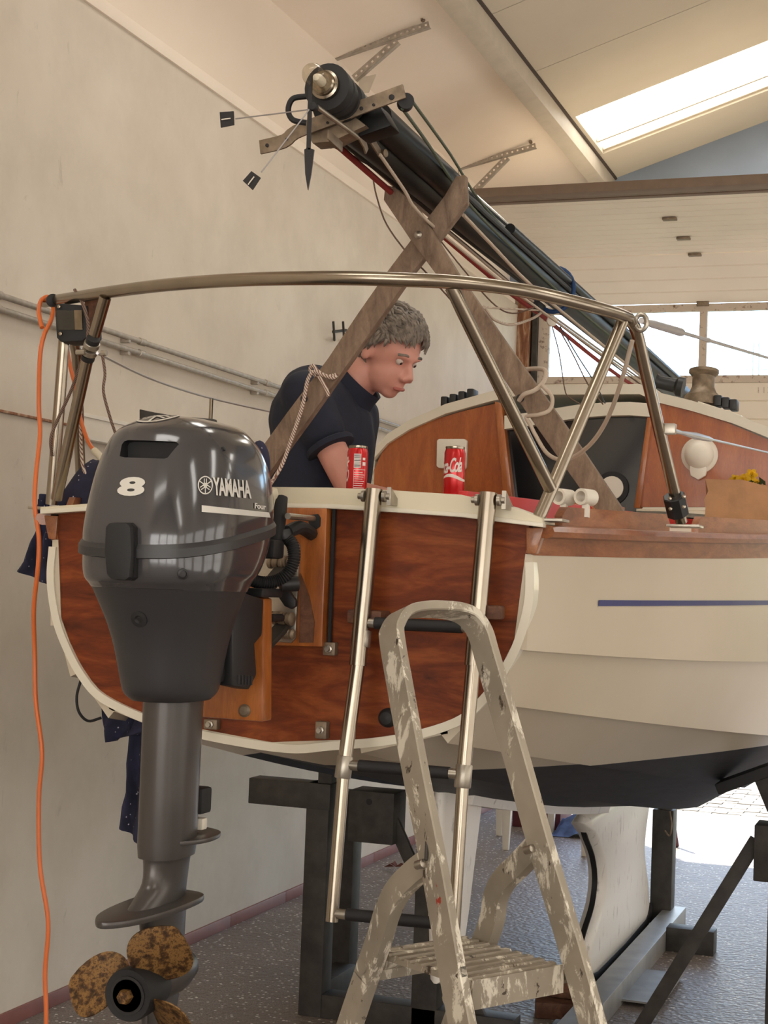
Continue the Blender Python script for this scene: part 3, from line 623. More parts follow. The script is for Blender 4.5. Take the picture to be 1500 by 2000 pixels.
# winches, clutches on the coachroof
def winch(c, s_, mat, name='winch'):
    b = MB().lathe(c, (0, .15, 1), [(.062*s_, -.02), (.062*s_, .014*s_), (.045*s_, .03*s_), (.037*s_, .05*s_), (.037*s_, .085*s_), (.05*s_, .098*s_), (.05*s_, .108*s_), (.02*s_, .11*s_)], 28).build(name, mat, boat); return b
wn_ = winch(aY(1372, 784, 5.52), 1.05, 'old_alloy'); MB().lathe(aY(1374, 738, 5.52), (0, .15, 1), [(.016, 0), (.016, .012), (.006, .013)], 12).build('winch_socket', 'stainless', wn_)
MB().lathe(aY(1335, 757, 5.6), (-.92, 0, .2), [(.036, 0), (.036, .02), (.026, .03), (.024, .09), (.03, .1)], 20).build('halyard_drum', 'black_plastic', boat)
for base, dx in (((872, 786), 17), ((1404, 784), 15)):
    for k in range(4 if base[0] < 1000 else 3):
        p = aY(base[0]+k*dx, base[1]-(k*5 if base[0] < 1000 else -k*4), 5.5)
        MB().box(p+V((0, 0, .0)), (.026, .07, .038)).build('rope_clutch', 'black_plastic', boat, bevel=.006)
MB().prism([aY(x, y, 5.42) for x, y in ((858, 797), (940, 770), (941, 776), (859, 803))], (0, .3, 0)).build('handrail_strip', 'white_paint', boat, bevel=.002)
MB().prism([aY(x, y, 5.40) for x, y in ((1363, 783), (1448, 811), (1448, 817), (1363, 789))], (0, .3, 0)).build('handrail_strip', 'white_paint', boat, bevel=.002)
# keel fin, skeg, keelson
kf = [(5.74, .68), (5.80, .60), (5.95, .50), (6.02, .40), (5.98, .30), (5.84, .22), (5.76, .15), (5.78, .06), (5.95, .035), (6.5, .03), (7.0, .04), (7.14, .08), (7.1, .20), (6.98, .35), (6.98, .45), (7.08, .6), (7.1, .66)]
def foil(poly, t, name, mat):
    yc = sum(p[0] for p in poly)/len(poly); zc = sum(p[1] for p in poly)/len(poly); o = MB(); n = len(poly)
    rings = []
    for k, (w, sh) in enumerate(((-.5, .84), (-.4, .93), (-.1, 1.0), (.1, 1.0), (.4, .93), (.5, .84))):
        rings.append([V((X0+t*w, yc+(y-yc)*sh, zc+(z-zc)*(1-(1-sh)*.5))) for y, z in poly])
    return o.loft(rings).build(name, mat, boat, smooth=50)
foil([(p.y, p.z) for p in cat([(0, y, z) for y, z in kf], 3, True)], .075, 'fin_keel', 'fin_white')
tp = [V((X0, y, z)) for y, z in ((5.745, .672), (5.80, .60), (5.95, .50), (6.02, .40), (5.98, .30), (5.84, .22), (5.775, .155))]
MB().sweep(cat(tp, 5), [(-.010, -.004), (.010, -.004), (.010, .006), (-.010, .006)], (1, 0, 0)).build('keel_edge', 'black_rubber', boat)
MB().sweep([V((X0, y, z)) for y, z in ((5.80, .062), (5.95, .045), (6.5, .04), (6.98, .05), (7.12, .1))], [(-.041, -.02), (.041, -.02), (.041, .04), (-.041, .04)], (1, 0, 0)).build('keel_shoe', 'black_rubber', boat, bevel=.01)
foil([(3.97, .98), (3.93, .75), (4.0, .45), (4.17, .42), (4.25, .60), (4.36, .92)], .04, 'skeg', 'fin_white')
rg = []
for k in range(9):
    d = 1.3+1.9*k/8; p = edge(6, d*LEN/4.7); rg.append([p+V((-.05, 0, .02)), p+V((.05, 0, .02)), p+V((.04, 0, -.022)), p+V((-.04, 0, -.022))])
MB().loft(rg).build('keelson', 'fin_white', boat, smooth=20)
# transom fittings
for (x, y, w, h_) in ((648, 1267, 26, 26), (632, 1425, 24, 34), (417, 1414, 30, 20)):
    p = aY(x, y, YT); f_ = MB().box(p+V((0, -.006, 0)), (w/1010, .02, h_/1010)).build('gudgeon_plate', 'old_alloy', boat, bevel=.003)
    MB().lathe(p+V((0, -.014, 0)), (0, -1, 0), [(.008, 0), (.008, .006), (.005, .007), (.005, .014)], 8).build('bolt', 'stainless_dull', f_)
MB().lathe(aY(757, 1402, YT), (0, -1, 0), [(.019, -.004), (.018, .004), (.012, .012), (.001, .015)], 20).build('drain_bung', 'black_rubber', boat)
# pushpit
def P3(x, y, Y): return aY(x, y, Y)
rail = cat([P3(86, 590, 2.98), P3(140, 582, 2.88), P3(210, 571, 2.78), P3(330, 556, 2.66), P3(480, 546, 2.57), P3(640, 543, 2.53), P3(780, 546, 2.54), P3(900, 552, 2.60), P3(1020, 567, 2.70), P3(1130, 592, 2.84), P3(1200, 611, 2.97), P3(1228, 622, 3.04)], 6)
rail2 = cat([P3(1228, 622, 3.04), P3(1243, 648, 3.07), P3(1262, 730, 3.12), P3(1290, 850, 3.20), P3(1318, 965, 3.28), P3(1331, 1020, 3.32)], 6)
pp = MB().tube(rail, .0125, 14).build('pushpit_rail', 'stainless', boat)
MB().tube(rail2, .0125, 14).build('pushpit_leg', 'stainless', pp)
corner = P3(1052, 1012, 2.90)
MB().tube([P3(882, 561, 2.60), P3(905, 610, 2.62), P3(1075, 955, 2.885)], .0125, 14).build('pushpit_leg', 'stainless', pp)
MB().tube([P3(1216, 628, 3.02), P3(1075, 960, 2.89), P3(1052, 1012, 2.87)], .0125, 14).build('pushpit_leg', 'stainless', pp)
pc = P3(108, 988, 2.92)
MB().tube([P3(206, 580, 2.78), P3(170, 705, 2.83), P3(110, 975, 2.90)], .0125, 14).build('pushpit_leg', 'stainless', pp)
MB().tube([P3(130, 600, 2.90), P3(116, 790, 2.92), P3(100, 985, 2.94)], .0125, 14).build('pushpit_leg', 'stainless', pp)
MB().tube([P3(128, 600, 3.02), P3(150, 690, 3.1), P3(155, 870, 3.24), P3(160, 980, 3.32)], .0125, 14).build('pushpit_leg', 'stainless', pp)
for (x, y, Y, w) in ((1050, 1014, 2.87, .11), (1338, 1026, 3.32, .07), (108, 992, 2.92, .10)):
    MB().box(P3(x, y, Y)+V((0, 0, -.002)), (w, .06, .006)).build('foot_plate', 'stainless_dull', pp, bevel=.002)
MB().lathe(P3(1316, 968, 3.275), (P3(1331, 1020, 3.32)-P3(1318, 965, 3.28)), [(.022, 0), (.024, .002), (.024, .045), (.022, .047)], 8).build('tube_clamp', 'black_plastic', pp)
for dx, dy in ((-13, 12), (14, 8), (-12, 32), (14, 28)): MB().lathe(P3(1322+dx, 962+dy, 3.25), (0, -1, 0), [(.004, 0), (.004, .005), (.001, .006)], 8).build('clamp_screw', 'stainless', pp)
for y0, y1 in ((672, 682), (684, 694)):
    a, b = P3(181, 668, 2.805), P3(172, 698, 2.822)
for t, mt, r in ((0, 'black_rubber', .0145), (.012, 'stainless_dull', .0165), (.03, 'stainless_dull', .0165), (.045, 'black_rubber', .0145)):
    a = P3(183, 660, 2.80); dirv = (P3(172, 698, 2.825)-a).normalized(); MB().lathe(a+dirv*t, dirv, [(r-.002, 0), (r, .001), (r, .011), (r-.002, .012)], 16).build('band_clamp', mt, pp)
MB().lathe(P3(198, 690, 2.80), (1, 0, 0), [(.006, 0), (.006, .012)], 8).build('clamp_bolt', 'stainless_dull', pp); MB().lathe(P3(158, 688, 2.80), (1, 0, 0), [(.006, -.01), (.006, .01)], 8).build('clamp_bolt', 'stainless_dull', pp)
for x in (1102, 1145):      # white fairlead tubes on the starboard quarter
    c = P3(x, 971, 3.05); o = MB()
    o.lathe(c, (-.35, -.9, 0), [(.011, -.02), (.0165, -.02), (.0165, .02), (.011, .02), (.011, -.02)], 20, False); q = o.build('fairlead_tube', 'white_plastic', boat)
    MB().bar(c+V((0, 0, -.014)), V((c.x, c.y, 1.648)), .012, .02, (0, 1, 0)).build('fairlead_stem', 'white_plastic', q)
# port stanchion and lifelines
sp = aX(413, 778, -2.06); MB().tube([V((sp.x, sp.y, edge(0, sp.y-YT)[2]+.01)), sp], .006, 10).build('stanchion', 'stainless', boat)
MB().tube(cat([P3(190, 690, 2.80), P3(300, 742, 3.45), sp, aX(545, 808, -2.1)], 5), .003, 8).build('lifeline', 'wire_steel', boat)
def lifeline(pts, rs): return MB().tube(pts, rs, 10)
L0 = P3(1252, 626, 3.05); L1 = P3(1500, 699, 4.3); L2 = L1+(L1-L0)*.25
def lerp(a, b, t): return a+(b-a)*t
ll = MB().tube([lerp(L0, L2, t) for t in (0, .03, .05, .2, .22, .34, .36, .38, 1)], [.006, .006, .008, .009, .004, .004, .006, .004, .0035], 10).build('lifeline', 'wire_steel', boat)
MB().tube([L0+V((.012*math.cos(a), 0, .016*math.sin(a)-.004)) for a in [2*PI*k/12 for k in range(12)]], .005, 8, True).build('shackle', 'stainless_dull', ll)
L0 = P3(1300, 838, 3.2); L1 = P3(1500, 884, 4.3); L2 = L1+(L1-L0)*.2
l2 = MB().tube([lerp(L0, L2, t) for t in (0, .08, .1, .2, .3, .33, 1)], [.005, .005, .004, .008, .006, .003, .0022], 10).build('lifeline', 'wire_steel', boat)
MB().box(P3(1306, 838, 3.2), (.03, .02, .022)).build('toggle', 'stainless_dull', l2, bevel=.003)
# motor bracket on the transom
mb_ = MB().prism([aY(x, y, YT) for x, y in ((440, 990), (650, 994), (640, 1263), (470, 1258))], (0, -.03, 0)).build('motor_board', 'varnish_orange', boat, bevel=.004)
MB().prism([aY(x, y, YT-.004) for x, y in ((652, 994), (658, 994), (648, 1263), (642, 1263))], (0, -.008, 0)).build('board_gap', 'black_rubber', mb_)  # black strip standing in for the shadow line beside the board
pl = [(500, 1052), (580, 1056), (588, 1064), (580, 1246), (572, 1256), (500, 1250)]
MB().prism([aY(x, y, YT-.032) for x, y in pl], (0, -.008, 0)).build('bracket_plate', 'stainless_dull', mb_, bevel=.003)
for (x, y, r, L) in ((556, 1098, .013, .05), (553, 1208, .013, .05), (563, 1238, .010, .03), (540, 1205, .011, .04), (540, 1100, .011, .04)):
    MB().lathe(aY(x, y, YT-.06), (1, -.2, 0), [(r*.6, -L/2), (r, -L/2+.004), (r, -L/4), (r*.7, -L/4+.002), (r, -L/8), (r, L/8), (r*.7, L/8+.002), (r, L/4), (r, L/2-.004), (r*.5, L/2)], 16).build('spring_bolt', 'old_alloy', mb_)
MB().prism([aY(x, y, 2.60) for x, y in ((385, 1160), (515, 1168), (514, 1410), (385, 1400))], (0, .04, 0)).build('motor_pad', 'varnish_orange', boat, bevel=.005)
MB().lathe(aY(478, 1388, 2.60), (0, -1, 0), [(.012, -.002), (.012, .002), (.008, .006), (.001, .007)], 16).build('pad_bolt', 'old_alloy', boat)
for y0, y1 in ((1100, 1200), (1215, 1300)):
    MB().bar(aY(560, y0, YT-.04), aY(480, y1, 2.63), .012, .03, (1, 0, 0)).build('bracket_arm', 'cradle_steel', mb_, bevel=.003)
sm = MB().prism([aY(x, y, YT-.031) for x, y in ((588, 1120), (605, 1165), (615, 1215), (612, 1255), (585, 1255))], (0, -.003, 0)).build('oil_stain', 'block_wood', mb_)
hole = MB().prism([aY(x, y, YT-.0305) for x, y in ((601, 1006), (622, 1004), (627, 1012), (626, 1028), (618, 1034), (618, 1050), (608, 1056), (598, 1048), (606, 1036))], (0, -.002, 0)).build('board_cutout', 'black_rubber', mb_)
MB().tube([aY(562, 1008, 2.62), aY(612, 1013, 2.81)], .006, 10).build('control_cable', 'stainless_dull', mb_); MB().tube(cat([aY(560, 1040, 2.66), aY(585, 1030, 2.72), aY(608, 1042, 2.81)], 5), .013, 10).build('rubber_boot', 'black_rubber', mb_)
# stern ladder hung from the transom
ld = thing('boarding_ladder', 'stainless telescopic boarding ladder hanging down the mahogany transom', 'ladder', tuple(aY(770, 1800, 2.72)))
RL = [aY(731, 955, 2.79), aY(708, 1200, 2.775), aY(699, 1300, 2.765), aY(672, 1497, 2.745), aY(648, 1800, 2.72)]
RR = [aY(954, 962, 2.79), aY(934, 1190, 2.775), aY(924, 1300, 2.765), aY(905, 1515, 2.745), aY(886, 1822, 2.72)]
for R_ in (RL, RR):
    MB().tube([R_[0], R_[1], R_[2]], .0165, 16).build('rail', 'stainless', ld)
    MB().tube([R_[1], R_[2], R_[3], lerp(R_[3], R_[4], .03)], .0135, 16).build('rail', 'stainless', ld); MB().tube([R_[3], R_[4]], .0115, 16).build('rail', 'stainless', ld)
    dv = (R_[3]-R_[2]).normalized(); MB().lathe(R_[3]-dv*.02, dv, [(.0145, 0), (.0155, .002), (.0155, .04), (.0145, .042)], 16).build('collar', 'stainless_dull', ld)
    MB().lathe(R_[1]+V((0, 0, -.03)), (R_[2]-R_[1]), [(.0175, 0), (.0185, .002), (.0185, .03), (.0175, .032)], 16).build('collar', 'stainless_dull', ld)
    for s_ in (-1, 1): MB().lathe(R_[0]+V((.018*s_, 0, -.014)), (s_, 0, 0), [(.011, 0), (.011, .006), (.006, .008), (.006, .014)], 12).build('hinge_bolt', 'stainless_dull', ld)
    MB().add([R_[0]+V(q) for q in ((.026, 0, .004), (.026, 0, -.03), (.026, .07, -.03), (.034, 0, .004), (.034, 0, -.03), (.034, .07, -.03))], [(0, 1, 2), (3, 5, 4), (0, 3, 4, 1), (1, 4, 5, 2), (2, 5, 3, 0)]).build('hinge_bracket', 'stainless_dull', ld)
    q = R_[1]; MB().box(q+V((.0, .035, -.005)), (.07, .055, .026)).build('standoff_block', 'block_wood', ld, bevel=.005)
for a, b in ((aY(712, 1216, 2.775), aY(925, 1226, 2.775)), (aY(680, 1494, 2.745), aY(900, 1512, 2.745)), (aY(655, 1784, 2.722), aY(884, 1806, 2.722))):
    r_ = MB().tube([a, b], .0095, 12).build('rung', 'stainless_dull', ld)
    MB().tube([lerp(a, b, .1), lerp(a, b, .9)], .0115, 12).build('rung_grip', 'black_rubber', r_)
# ================================================================== outboard motor
MX, MY = -1.225, 2.38
mo = thing('outboard_motor', 'dark grey outboard motor marked with an 8 clamped behind the transom', 'outboard motor', (MX, MY, .66))
def ring(z, hw, ya, yf, e=2.7, n=56, shear=0, zf=None):
    out = []; yc = (ya+yf)/2; hl = (yf-ya)/2
    for i in range(n):
        t = 2*PI*i/n; c, s_ = math.cos(t), math.sin(t)
        x = hw*math.copysign(abs(c)**(2/e), c); y = yc+hl*math.copysign(abs(s_)**(2/e), s_)
        out.append(V((MX+x, MY+y, z+shear*y)))
    return out
def loftmesh(levels, n=56):
    rows = [V((hw, ya, yf)) for z, hw, ya, yf, e, sh in levels]
    return [ring(z, hw, ya, yf, e, n, sh) for z, hw, ya, yf, e, sh in levels]
def smooth_levels(lv, k=4):
    out = []
    A = cat([V(l[:3]) for l in lv], k); B = cat([V(l[3:6]) for l in lv], k)
    return [(*a, *b) for a, b in zip(A, B)]
SH = .17
up = [(1.578, .129, -.182, .196, 3.0, SH), (1.60, .129, -.181, .196, 3.0, SH), (1.64, .126, -.174, .193, 2.9, SH*.8), (1.68, .120, -.163, .184, 2.8, SH*.55), (1.715, .110, -.149, .170, 2.7, SH*.3), (1.74, .096, -.132, .150, 2.6, SH*.15), (1.757, .076, -.107, .122, 2.5, .05), (1.766, .046, -.068, .082, 2.3, 0), (1.768, .012, -.02, .03, 2.1, 0)]
cm = MB().loft(loftmesh(smooth_levels(up, 4)))
# air intake cut into the aft face
cowl = cm.build('cowl', 'cowl_grey', mo, smooth=50)
cpx = [(229, 858), (233, 851), (240, 849), (330, 851), (335, 855), (322, 884), (316, 887), (238, 885), (230, 882)]
cut = MB().prism([aY(x, y, MY-.30) for x, y in cpx], (0, .0, 0.0))
cp = [aY(x, y, MY-.16) for x, y in cpx]
cut = MB().loft([[p+V((0, -.12, 0)) for p in cp], [p+V((0, .035, -.008)) for p in cp]]); cuto = cut.build('cutter', 'black_rubber', None, smooth=0)
cowl.data.materials.append(MATS['black_rubber'])
cuto.data.materials.clear(); cuto.data.materials.append(MATS['cowl_grey']); cuto.data.materials.append(MATS['black_rubber'])
for p in cuto.data.polygons: p.material_index = 1
bo = cowl.modifiers.new('b', 'BOOLEAN'); bo.object = cuto; bo.operation = 'DIFFERENCE'; bo.solver = 'EXACT'
dg = bpy.context.evaluated_depsgraph_get(); nm = bpy.data.meshes.new_from_object(cowl.evaluated_get(dg)); cowl.modifiers.clear()
cowl.data = nm; nm.name = 'cowl'; nm.shade_smooth(); nm.set_sharp_from_angle(angle=math.radians(40)); bpy.data.objects.remove(cuto)
bv = BVHTree.FromPolygons([p for p in cm.v], cm.f)
def onto(o, d, off=.0012):
    h, n, i, dist = bv.ray_cast(o, d.normalized())
    if h is None: return o+d.normalized()*.3
    return h-d.normalized()*off
def px_on(x, y, off=.0015):
    d = ray(x, y).normalized(); h, n, i, dist = bv.ray_cast(CC, d)
    if h is None: h, n, i, dist = bv.find_nearest(CC+d*2.6)
    return h+n*off*(1 if n.dot(d) < 0 else -1)
def decal(uv, fs, quad, name, mat='decal_silver'):      # quad: bottom-left, bottom-right, top-right, top-left
    (ax, ay), (bx, by), (cx_, cy), (dx, dy) = quad; vs = []
    for u, v_ in uv:
        x = (ax*(1-u)+bx*u)*(1-v_)+(dx*(1-u)+cx_*u)*v_; y = (ay*(1-u)+by*u)*(1-v_)+(dy*(1-u)+cy*u)*v_; vs.append(px_on(x, y))
    return MB().add(vs, fs).build(name, mat, cowl, smooth=0)
def bold_text(body): return text_geo(body, 1, .035, 0, .95, cuts=3, maxlen=.1)
uv, fs = text_geo('8', 1, .045, 0, cuts=3, maxlen=.06); decal(uv, fs, ((227, 969), (281, 969), (287, 932), (236, 932)), 'number')
uv, fs = bold_text('YAMAHA'); decal(uv, fs, ((416, 967), (490, 974), (487, 939), (414, 932)), 'lettering')
def fork_mark(c, r, place, name):      # ring with three crossed tuning forks
    m = MB(); n = 28; vs = []; fs = []
    for rr in (r, r*.87):
        for i in range(n): t = 2*PI*i/n; vs.append(place(c[0]+rr*math.cos(t), c[1]+rr*math.sin(t)))
    for i in range(n): fs.append((i, (i+1) % n, n+(i+1) % n, n+i))
    m.add(vs, fs)
    for k in range(3):
        t = PI/2+2*PI*k/3; d = (math.cos(t), math.sin(t)); w = (-d[1], d[0])
        def strip_(x0, x1, off, hw):
            pp = []
            for j in range(5):
                q = x0+(x1-x0)*j/4
                pp.append((place(c[0]+d[0]*q+w[0]*(off-hw), c[1]+d[1]*q+w[1]*(off-hw)), place(c[0]+d[0]*q+w[0]*(off+hw), c[1]+d[1]*q+w[1]*(off+hw))))
            m.add([p for q in pp for p in q], [(2*j, 2*j+1, 2*j+3, 2*j+2) for j in range(4)])
        strip_(-r*.86, r*.2, 0, r*.055); strip_(r*.2, r*.72, r*.14, r*.055); strip_(r*.2, r*.72, -r*.14, r*.055)
        pp = [(place(c[0]+d[0]*q+w[0]*o, c[1]+d[1]*q+w[1]*o)) for q, o in ((r*.14, -r*.19), (r*.14, r*.19), (r*.25, r*.19), (r*.25, -r*.19))]
        m.add(pp, [(0, 1, 2, 3)])
    return m.build(name, 'decal_silver', cowl, smooth=0, kind='stuff')
fork_mark((0, 0), 1.0, lambda u, v_: px_on(400+u*14.5, 948-v_*18), 'round_emblem')
def on_top(u, v_):
    h, n, i, d_ = bv.ray_cast(V((u, v_, 2.3)), V((0, 0, -1))); return (h if h else V((u, v_, 1.7)))+V((0, 0, .0015))
fork_mark((MX-.01, MY-.075), .036, on_top, 'top_emblem')
g = [(i/16, j) for i in range(17) for j in (0, 1)]
decal(g, [(2*i, 2*i+1, 2*i+3, 2*i+2) for i in range(16)], ((393, 1000), (527, 1011), (524, 1001), (393, 987)), 'side_stripe')
uv, fs = bold_text('Four'); decal(uv, fs, ((496, 993), (518, 996), (518, 985), (496, 982)), 'model_text')
MB().loft(loftmesh([(1.556, .129, -.183, .196, 3.0, SH), (1.558, .134, -.188, .201, 3.0, SH), (1.572, .134, -.188, .201, 3.0, SH), (1.579, .130, -.183, .197, 3.0, SH)])).build('cowl_flange', 'flange_grey', mo, smooth=30)
low = [(1.560, .128, -.180, .193, 3.0, SH), (1.53, .127, -.178, .175, 3.0, SH*.8), (1.505, .124, -.174, .150, 2.9, SH*.5), (1.49, .118, -.167, .130, 2.8, SH*.25), (1.478, .113, -.162, .118, 2.8, .0)]
lowm = MB().loft(loftmesh(smooth_levels(low, 3))); lowm.build('lower_cowl', 'cowl_grey', mo, smooth=50)
apr = [(1.478, .112, -.161, .117, 2.8, 0), (1.45, .102, -.148, .112, 2.7, 0), (1.42, .092, -.135, .107, 2.6, 0), (1.38, .081, -.121, .103, 2.6, 0), (1.33, .071, -.110, .10, 2.6, 0), (1.305, .065, -.102, .095, 2.6, 0), (1.292, .054, -.086, .083, 2.5, 0)]
apm = MB().loft(loftmesh(smooth_levels(apr, 3))); apm.build('apron', 'motor_grey', mo, smooth=50)
def hit(m_, x, y):
    t = BVHTree.FromPolygons(m_.v, m_.f); d = ray(x, y).normalized(); h, n, i, q = t.ray_cast(CC, d); n = n if n.dot(d) < 0 else -n; return h, n
leg = [(1.30, .042, -.060, .074, 2.4, 0), (1.15, .041, -.059, .073, 2.4, 0), (1.05, .041, -.059, .073, 2.4, 0), (1.03, .039, -.057, .070, 2.4, 0)]
MB().loft(loftmesh(leg)).build('drive_leg', 'leg_grey', mo, smooth=50)
neck = [(1.035, .034, -.055, .072, 2.2, 0), (1.02, .029, -.053, .070, 2.2, 0), (.99, .026, -.060, .070, 2.1, 0), (.97, .025, -.09, .072, 2.0, 0), (.952, .024, -.12, .075, 2.0, 0)]
MB().loft(loftmesh(smooth_levels(neck, 3))).build('gearcase_neck', 'leg_grey', mo, smooth=50)
pts = cat([V((0, -.205, 0)), V((.030, -.17, 0)), V((.046, -.10, 0)), V((.050, 0, 0)), V((.04, .075, 0)), V((0, .095, 0)), V((-.04, .075, 0)), V((-.050, 0, 0)), V((-.046, -.10, 0)), V((-.030, -.17, 0))], 4, True)
MB().prism([(MX+p.x, MY+p.y, .946) for p in pts], (0, 0, .011)).build('cavitation_plate', 'leg_grey', mo, bevel=.003)
pts2 = cat([V((-.03, -.03, 0)), V((.03, -.03, 0)), V((.062, .03, 0)), V((.05, .11, 0)), V((0, .14, 0)), V((-.05, .11, 0)), V((-.062, .03, 0))], 4, True)
MB().prism([(MX+p.x, MY+p.y, 1.052) for p in pts2], (0, 0, .008)).build('splash_plate', 'leg_grey', mo, bevel=.002)
strut = [(.95, .022, -.075, .078, 2.0, 0), (.88, .021, -.06, .075, 2.0, 0), (.80, .022, -.05, .07, 2.0, 0)]
MB().loft(loftmesh(strut)).build('gearcase_strut', 'leg_grey', mo, smooth=50)
MB().lathe((MX, MY-.035, .828), (0, 1, 0), [(.030, 0), (.036, .02), (.038, .07), (.036, .09), (.026, .13), (.012, .15), (.001, .155)], 28).build('gearcase', 'leg_grey', mo)
MB().prism([(MX-.006, MY-.05, .80), (MX-.006, MY+.075, .81), (MX-.006, MY+.03, .67), (MX-.006, MY-.04, .66)], (.012, 0, 0)).build('skeg_fin', 'leg_grey', mo, bevel=.003)
# propeller
HB = V((MX, MY-.085, .822))
hub = MB().lathe(HB, (0, 1, 0), [(.020, -.022), (.041, -.024), (.043, -.018), (.041, .03), (.036, .06), (.03, .062)], 32).build('propeller_hub', 'black_rubber', mo)
MB().lathe(HB+V((0, -.03, 0)), (0, 1, 0), [(.010, -.012), (.012, -.008), (.012, .01), (.022, .012), (.022, .02)], 6).build('propeller_nut', 'prop_bronze', hub)
MB().lathe(HB+V((0, -.0255, 0)), (0, 1, 0), [(.031, 0), (.031, .002), (.026, .003), (.026, .0)], 28).build('hub_ring', 'black_plastic', hub)
for ang in (55, 175, 322):
    a0 = math.radians(ang); rad = V((math.cos(a0), 0, math.sin(a0))); tan = V((-math.sin(a0), 0, math.cos(a0)))
    N_, M_ = 12, 10; top_, bot_ = [], []
    for i in range(N_+1):
        r_ = .036+.090*i/N_; t = i/N_; wdt = .040+.078*math.sin(PI*min(1, t*.9+.08))**.8; wdt *= math.sqrt(max(0, 1-max(0, (t-.55)/.46)**2.4)); pitch = math.radians(52-24*t)
        for j in range(M_+1):
            q = (j/M_-.5)*2*max(wdt*.5, .004)+.012*t; base = HB+V((0, .015, 0))+rad*math.sqrt(max(r_*r_-(q*math.cos(pitch))**2*.6, .0004))+tan*(q*math.cos(pitch))+V((0, -q*math.sin(pitch), 0))
            th = .0028*(1-abs(j/M_-.5)*1.6)*(1.3-t)+.0008; nn = (tan*math.sin(pitch)+V((0, math.cos(pitch), 0)))
            top_.append(base+nn*th); bot_.append(base-nn*th)
    k = (N_+1)*(M_+1); f1 = [(i*(M_+1)+j, i*(M_+1)+j+1, (i+1)*(M_+1)+j+1, (i+1)*(M_+1)+j) for i in range(N_) for j in range(M_)]
    rim = [i*(M_+1) for i in range(N_+1)]+[N_*(M_+1)+j for j in range(1, M_+1)]+[i*(M_+1)+M_ for i in range(N_-1, -1, -1)]+[j for j in range(M_-1, 0, -1)]
    f2 = [tuple(k+i for i in f[::-1]) for f in f1]+[(rim[i], rim[(i+1) % len(rim)], k+rim[(i+1) % len(rim)], k+rim[i]) for i in range(len(rim))]
    MB().add(top_+bot_, f1+f2).build('propeller_blade', 'prop_bronze', mo, smooth=50)
# details on the motor
lt = [aY(x, y, MY-.188) for x, y in ((215, 1030), (222, 1022), (256, 1021), (264, 1030), (266, 1085), (262, 1128), (254, 1134), (226, 1132), (217, 1122), (213, 1080))]
MB().prism(lt, (0, -.016, 0)).build('cowl_latch', 'black_rubber', mo, bevel=.005)
MB().prism([p+V((0, .02, 0)) for p in lt], (0, -.021, 0)).build('latch_base', 'black_rubber', mo)
h_, n_ = hit(lowm, 357, 1121); MB().lathe(h_, n_, [(.009, -.006), (.009, .002), (.006, .003), (.005, -.002)], 16).build('screw_cap', 'black_plastic', mo)
h_, n_ = hit(apm, 272, 1209); MB().lathe(h_, n_, [(.014, -.01), (.014, .002), (.007, .003), (.004, .0)], 20).build('exhaust_port', 'black_rubber', mo)
h_, n_ = px_on(436, 877), V((.8, 0, .5))
MB().lathe(h_, n_, [(.004, -.004), (.004, .001)], 10).build('vent_hole', 'black_rubber', mo)
MB().box(V((MX+.008, MY+.075, 1.116)), (.06, .04, .045)).build('mount_cover', 'black_rubber', mo, bevel=.006)
MB().box(V((MX+.008, MY+.08, 1.075)), (.05, .02, .02)).build('anode', 'white_plastic', mo, bevel=.003)
# clamp and swivel bracket between leg and pad
cb_ = ((MY+.06, 1.46), (MY+.12, 1.475), (MY+.196, 1.465), (MY+.196, 1.40), (MY+.165, 1.385), (MY+.18, 1.33), (MY+.15, 1.305), (MY+.08, 1.315))
sb = MB().prism([V((MX+.045, y, z)) for y, z in cb_], (.03, 0, 0)).build('clamp_bracket', 'black_plastic', mo, bevel=.005)
MB().prism([V((MX-.075, y, z)) for y, z in cb_], (.03, 0, 0)).build('clamp_bracket', 'black_plastic', mo, bevel=.005)
for k in range(5): MB().box(V((MX+.0765, MY+.10+.013*k, 1.325-.001*k)), (.003, .004, .016)).build('tilt_slot', 'motor_grey', sb)
MB().bb((MX-.06, MY+.05, 1.32), (MX+.06, MY+.13, 1.46)).build('swivel_block', 'black_plastic', mo, bevel=.01)
MB().bb((MX+.02, MY+.19, 1.468), (MX+.075, MY+.28, 1.484)).build('clamp_hook', 'black_plastic', mo, bevel=.004)
MB().tube([V((MX+.06, MY+.262, 1.43)), V((MX+.06, MY+.31, 1.43))], .008, 10).build('clamp_screw', 'black_plastic', mo)
MB().prism([aY(x, y, 2.70) for x, y in ((545, 1150), (560, 1148), (577, 1172), (577, 1184), (568, 1190), (555, 1184), (542, 1165))], (0, .012, 0)).build('clamp_paddle', 'black_plastic', mo, bevel=.003)
MB().tube([aY(548, 1142, 2.66), aY(582, 1140, 2.68)], .014, 16).build('clamp_grip', 'black_plastic', mo)
